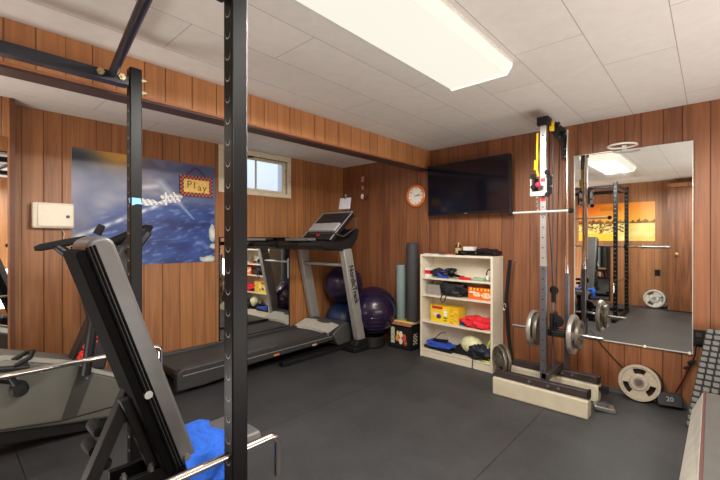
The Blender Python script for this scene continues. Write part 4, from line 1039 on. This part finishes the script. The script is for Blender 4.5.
for xx, zz in ((-.97, 1.68), (-.875, 1.70), (-.97, 1.60), (-.872, 1.54)):
    k = MB(); k.lathe([(0, -.01), (.017, -.01), (.019, 0), (.017, .01), (0, .01)], (xx, 2.95, zz), (0, 1, 0), 16); part('roller', k, RUB, tb)
for zz in (1.655, 1.51): part('red_label', MB().bb((-.932, 2.993, zz-.012), (-.9, 2.999, zz+.012)), RED, tb)
for xx, zz in ((-.852, 1.68), (-.852, 1.6)): part('bolt', MB().cyl((-.868, 3.0, zz), (xx, 3.0, zz), .01, n=8), STEEL, tb)
k = MB()
for i in range(7):
    zz = 1.53-i*.017; c_ = V((-.945, 2.965, zz)); k.tube([c_+V(((.006 if i % 2 else .0015)*math.cos(a_), (.0015 if i % 2 else .006)*math.cos(a_), .012*math.sin(a_))) for a_ in [j*PI/5 for j in range(10)]], .002, 6, True)
part('chain', k, CHROME, cm)
lb = thing('pull_bar', 'short straight steel pull bar clipped to the cable tower', 'pull bar', (-.93, 2.965, 1.41))
k = MB(); k.cyl((-1.125, 2.965, 1.418), (-.735, 2.965, 1.418), .0095, n=16); part('shaft', k, mat('pale steel', (206, 202, 196), .3, .5), lb)
for xx in (-1.137, -.723): part('end_knob', MB().sphere((xx, 2.965, 1.418), .019, 14), RUB, lb)
# plate carriage
k = MB(); k.cyl((-1.2, 3.17, .518), (-.565, 3.17, .512), .0125, n=16); k.cyl((-1.0, 3.17, .516), (-.78, 3.17, .514), .018, n=16); part('load_bar', k, STEEL, cm)
k = MB(); k.bb((-.945, 3.10, .49), (-.80, 3.24, .53)); k.bb((-.90, 3.10, .5), (-.88, 3.24, .66)); part('load_carriage', k, BLKM, cm, bevel=.005)
k = MB(); k.lathe([(0, -.02), (.045, -.018), (.05, 0), (.045, .018), (0, .02)], (-.865, 3.15, .60), (0, 1, 0), 20); k.cyl((-.865, 3.12, .60), (-.865, 3.10, .60), .008); part('pulley', k, RUB, cm)
k = MB(); k.lathe([(0, -.012), (.03, -.01), (.033, 0), (.03, .01), (0, .012)], (-.885, 3.16, .83), (0, 1, 0), 20); k.bb((-.9, 3.14, .74), (-.87, 3.15, .86)); part('pulley', k, RUB, cm)
k = MB(); k.tube([(-.9, 3.1, 2.03), (-.905, 3.1, 1.4), (-.885, 3.14, .86)], .0028, 6); k.tube([(-.885, 3.2, .72), (-.87, 3.25, 2.02)], .0028, 6); part('steel_cable', k, BLKM, cm)
k = MB(); k.cyl((-1.265, 3.07, .24), (-1.20, 3.07, .24), .012); k.bar((-1.21, 3.02, .17), (-1.21, 3.07, .25), .02, .03); part('storage_peg', k, GREYSTEEL, cm)
k = MB(); k.rbox((-.585, 3.33, .10), (.05, .04, .05), .01); k.cyl((-.62, 3.33, .10), (-.57, 3.33, .10), .014); part('end_pin', k, RUB, cm)

# ------------------------------------------------------------------ weight plates
def plate_mb(c, axis, r, t, holes_=3, bore=.0135, phase=0.0):
    """cast plate with raised rim and hub and open grips"""
    x, y, d = frame(axis); c = V(c); N = 72
    rad = [bore, .055*r/.14+.0, r*.46, r*.50, r*.78, r*.82, r*.86, r*.985, r]
    zf = [t*.5, t*.5, t*.28, t*.28, t*.28, t*.3, t*.5, t*.5, t*.36]
    k = MB(); M = len(rad)
    for sgn in (1, -1):
        for j in range(M):
            for i in range(N):
                a = 2*PI*i/N; k.v.append(c+d*(sgn*zf[j])+x*(rad[j]*math.cos(a))+y*(rad[j]*math.sin(a)))
    def open_(j, i):
        if j not in (3,): return False
        a = (i+.5)/N*holes_+phase; a -= math.floor(a); return holes_ and abs(a-.5) < .225
    F = lambda s_, j, i: s_*M*N+j*N+(i % N)
    for j in range(M-1):
        for i in range(N):
            if open_(j, i):
                if not open_(j, i-1): k.f.append([F(0, j, i), F(0, j+1, i), F(1, j+1, i), F(1, j, i)]); k.m.append(0)
                if not open_(j, i+1): k.f.append([F(0, j, i+1), F(0, j+1, i+1), F(1, j+1, i+1), F(1, j, i+1)]); k.m.append(0)
                for jj in (j, j+1): k.f.append([F(0, jj, i), F(0, jj, i+1), F(1, jj, i+1), F(1, jj, i)]); k.m.append(0)
            else:
                k.f.append([F(0, j, i), F(0, j, i+1), F(0, j+1, i+1), F(0, j+1, i)]); k.m.append(0)
                k.f.append([F(1, j, i), F(1, j+1, i), F(1, j+1, i+1), F(1, j, i+1)]); k.m.append(0)
    for jj in (0, M-1):
        for i in range(N): k.f.append([F(0, jj, i), F(1, jj, i), F(1, jj, i+1), F(0, jj, i+1)]); k.m.append(0)
    return k
def wplate(label, c, axis, r, t, m, group=None, holes_=3, phase=0., text=None, bore=.0135):
    th = thing('weight_plate', label, 'weight plate', (c[0], c[1], c[2]-r), group=group)
    part('disc', plate_mb(c, axis, r, t, holes_, bore, phase), m, th, smooth=30)
    x, y, d = frame(axis); k = MB(); k.lathe([(bore+.002, t*.5), (bore+.002, t*.56), (bore+.014, t*.56), (bore+.014, t*.5)], c, axis, 32); part('hub_ring', k, STEEL, th)
    return th
PLM = mat('old cast iron', (112, 106, 94), .4, .5, .15, 60, bump=.3); PLS = mat('silver plate', (176, 172, 162), .35, .6, .12, 50)
wplate('larger grey weight plate on the left end of the load bar', (-1.035, 3.17, .517), (-1, 0, 0), .142, .03, PLS)
wplate('smaller dark plate inside the left end of the load bar', (-.995, 3.17, .517), (-1, 0, 0), .125, .028, PLM, holes_=0)
wplate('larger grey weight plate on the right end of the load bar', (-.755, 3.17, .514), (1, 0, 0), .145, .03, PLS)
wplate('smaller plate outermost on the right end of the load bar', (-.715, 3.17, .514), (1, 0, 0), .105, .026, PLM)
wplate('small dark plate on the storage peg left of the cable tower', (-1.243, 3.08, .25), (-.65, -.75, 0), .116, .024, PLM)
wplate('paler small plate behind the dark one on the storage peg', (-1.262, 3.05, .245), (-.65, -.75, 0), .110, .022, PLM)
# big plate leaning on the back wall
nv = V((0, -math.cos(.2), math.sin(.2))); cpl = V((-.402, 3.56, .136))
th = thing('weight_plate', 'large beige three-grip weight plate leaning on the back wall below the mirror', 'weight plate', (-.405, 3.53, 0))
part('disc', plate_mb(cpl, nv, .132, .028, 3, .024, -.25), IRONB, th, smooth=30)
k = MB(); k.lathe([(.025, .0135), (.025, .016), (.036, .016), (.036, .0135)], cpl, nv, 32); part('hub_ring', k, STEEL, th)
xx, yy_, dd = frame(nv)
th = thing('weight_plate', 'dark weight plate mostly hidden behind the large beige plate', 'weight plate', (-.35, 3.56, 0))
part('disc', plate_mb(V((-.385, 3.592, .13)), nv, .128, .022, 3, .024, -.1), BLKM, th, smooth=30)
# cable along the wall
k = MB(); k.tube([(-.74, YB-.006, .47), (-.66, YB-.008, .36), (-.58, YB-.008, .27), (-.50, YB-.006, .19)], .005, 8)
single('extension_lead', 'thin black lead slanting down the back wall behind the beige plate', 'lead', k, BLKM)
t = thing('metal_footplate', 'small silver metal footplate on the floor beside the rear beige block', 'footplate', (-.55, 3.20, 0))
k = MB(); k.rbox((-.565, 3.20, .018), (.13, .10, .03), .012, 3, rotm(0, .1, .3)); part('plate', k, STEEL, t, bevel=.004); k = MB(); k.rbox((-.575, 3.2, .04), (.07, .05, .02), .01, 3, rotm(0, .1, .3)); part('pad', k, GREYSTEEL, t)
# hanging strap
t = thing('resistance_band', 'long black resistance band hanging between the bookshelf and the cable tower', 'resistance band', (-1.36, 3.56, 0))
k = MB(); pts = [(-1.35, 3.50, 1.03), (-1.365, 3.50, .9), (-1.385, 3.50, .66), (-1.365, 3.50, .35), (-1.335, 3.50, .10), (-1.32, 3.49, .02)]
for a, b in zip(pts[:-1], pts[1:]): k.bar(a, b, .03, .012, (0, 1, 0))
for a in pts[1:-1]: k.sphere(a, .0145, 10, (1, .45, 1))
part('band', k, RUB, t)
k = MB(); k.tube([(-1.395+.012*math.cos(a_), 3.485, .60+.03*math.sin(a_)) for a_ in [i*PI/8 for i in range(16)]], .003, 6, True); part('carabiner', k, CHROME, t)
k = MB(); k.cyl((-1.35, 3.50, 1.01), (-1.35, YB, 1.01), .006); part('wall_hook', k, STEEL, t)

# ================================================================== OUTLET, ADAPTER, MAT, BENCH
t = thing('wall_outlet', 'black wall outlet with a plugged cord, right of the large mirror', 'outlet', (-.066, YB, .47))
k = MB(); k.rbox((-.066, YB-.004, .515), (.08, .008, .12), .006, 3); part('cover_plate', k, BLKM, t)
for zz in (.54, .49): part('socket', MB().rbox((-.066, YB-.009, zz), (.034, .004, .03), .008, 3), mat('socket dark', (50, 48, 48), .5), t)
k = MB(); k.rbox((-.07, YB-.022, .49), (.035, .028, .03), .006, 3); part('plug', k, RUB, t)
t = thing('power_adapter', 'black adapter box with white printing on the floor below the outlet', 'adapter', (-.22, 3.56, 0))
Ra = rotm(math.radians(-55), 0, .2)
k = MB(); k.rbox((-.225, 3.565, .055), (.15, .045, .10), .014, 3, rotm(-.5, 0, .25)); part('case', k, PLASTIC, t)
uu = rotm(-.5, 0, .25)
part('lettering', text_mb('20', .045, V((-.225, 3.565, .055))+uu@V((0, -.0235, 0)), uu@V((1, 0, 0)), uu@V((0, 0, 1)), .001), mat('grey print', (150, 152, 156), .5), t, smooth=0)
k = MB(); k.tube([(-.08, YB-.035, .485), (-.085, YB-.03, .40), (-.11, YB-.025, .32), (-.15, YB-.03, .2), (-.19, YB-.04, .11)], .0045, 8); part('cord', k, BLKM, t)
k = MB(); k.tube([(-.12, YB-.02, .33), (-.155, YB-.025, .21), (-.2, YB-.035, .10)], .003, 6); part('red_wire', k, mat('red wire', (150, 28, 28), .5), t)
k = MB(); k.rbox((-.105, YB-.03, .345), (.05, .02, .02), .006, 3, rotm(0, -.7)); k.rbox((-.13, YB-.025, .30), (.04, .02, .016), .006, 3, rotm(0, -.5)); part('cable_tie', k, BLKM, t)
t = thing('studded_mat', 'grey studded rubber mat leaning on the wall right of the outlet', 'studded mat', (.15, 3.4, 0))
A0, U_, W__ = V((-.125, 3.26, .01)), V((.62, 0, 0)), V((.10, .27, .60))
nn = U_.cross(W__).normalized(); 
k = MB(); k.add([A0, A0+U_, A0+U_+W__, A0+W__, A0+nn*-.012, A0+U_-nn*.012, A0+U_+W__-nn*.012, A0+W__-nn*.012], [(0, 1, 2, 3), (7, 6, 5, 4), (0, 4, 5, 1), (1, 5, 6, 2), (2, 6, 7, 3), (3, 7, 4, 0)])
part('backing', k, mat('mat backing', (34, 34, 34), .7), t, smooth=0)
k = MB(); RX = Matrix((U_.normalized(), (W__-U_.normalized()*W__.dot(U_.normalized())).normalized(), nn)).transposed()
sgn = 1 if nn.y < 0 else -1
for j in range(17):
    for i in range(15):
        c_ = A0+U_*((i+.5)/15)+W__*((j+.5)/17)+nn*(.004*sgn)
        kk = len(k.v); k.rbox(c_, (.034, .026, .030), .008, 2, Matrix((RX.col[0], RX.col[2], RX.col[1])).transposed())
    if j < 13: pass
part('studs', k, mat('mat stud grey', (104, 105, 102), .6), t, smooth=30)
# grey bench at lower right
bt = thing('flat_bench', 'grey upholstered flat bench with red piping at the lower right edge', 'bench', (.15, 2.15, 0))
Bz = .425
k = MB(); sec = [(-.028, Bz-.006), (-.018, Bz), (.34, Bz), (.35, Bz-.01), (.35, .30), (-.06, .30), (-.072, .315)]
k.prism(sec, 1, 1.66, 2.69); part('seat_cushion', k, mat('grey leatherette', (96, 95, 92), .45, 0, .08, 12, bump=.3), bt, bevel=.008)
k = MB(); k.add([(-.0305, 1.665, Bz-.008), (-.0305, 2.685, Bz-.008), (-.072, 2.685, .316), (-.088, 1.665, .316), (-.034, 1.665, Bz-.008), (-.034, 2.685, Bz-.008), (-.076, 2.685, .316), (-.092, 1.665, .316)], [(0, 1, 2, 3), (4, 7, 6, 5), (0, 4, 5, 1), (1, 5, 6, 2), (2, 6, 7, 3), (3, 7, 4, 0)])
part('side_band', k, mat('pale leatherette', (176, 172, 160), .5, 0, .1, 14, bump=.3), bt)
k = MB(); k.tube([(-.026, 1.66, Bz-.001), (-.026, 2.15, Bz-.001), (-.026, 2.69, Bz-.001)], .005, 8); part('piping', k, mat('dull red piping', (104, 66, 62), .7), bt)
for yy in (1.66, 2.6):
    for x in (-.02, .3):
        k = MB(); k.bb((x-.02, yy-.02, 0), (x+.02, yy+.02, .30)); part('leg', k, BLKM, bt, bevel=.003)
# rear-wall plates and outlet seen in mirror
t = wplate('silver weight plate on the floor at the rear wall, seen in the mirror', (-.80, YR+.09, .16), (0, 1, .25), .155, .034, PLS, bore=.026)
t = wplate('second silver plate leaning beside the first at the rear wall, seen in the mirror', (-.74, YR+.045, .145), (0, 1, .25), .14, .03, PLM, bore=.026)
t = thing('wall_outlet', 'black wall outlet on the rear wall, seen in the mirror above the plates', 'outlet', (-.765, YR, .56))
k = MB(); k.rbox((-.765, YR+.004, .60), (.075, .008, .11), .006, 3); part('cover_plate', k, BLKM, t)
# ------------------------------------------------------------------ groups of repeats
GROUPS = {'exercise_mat': 'rolled exercise mats standing on the crate', 'exercise_ball': 'exercise balls in the far corner',
          'carton': 'printed cartons on the bookshelf', 'magazine': 'magazines on top of the bookshelf', 'ceiling_light': 'wraparound ceiling lights'}
for o in bpy.data.objects:
    if o.parent is None and 'label' in o:
        b = o.name.split('.')[0]
        if b in GROUPS: o['group'] = GROUPS[b]
        if b == 'weight_plate':
            o['group'] = 'plates on the load bar' if 'load bar' in o['label'] else 'plates on the storage peg' if 'peg' in o['label'] else 'plates leaning on the back wall' if 'beige' in o['label'] else 'plates on the floor at the rear wall'
# ================================================================== CAMERA
cam = bpy.data.cameras.new('Camera'); co = bpy.data.objects.new('Camera', cam); COL.objects.link(co)
cam.sensor_fit = 'HORIZONTAL'; cam.sensor_width = 36; cam.lens = 385.29*36/720; cam.clip_start = .02
co.location = (0, 0, CAM_H); co.rotation_euler = (math.radians(90-.13), 0, math.radians(42.39)); SC.camera = co
SC.view_settings.view_transform = 'Standard'; SC.view_settings.look = 'None'
SC.view_settings.exposure = 0.0
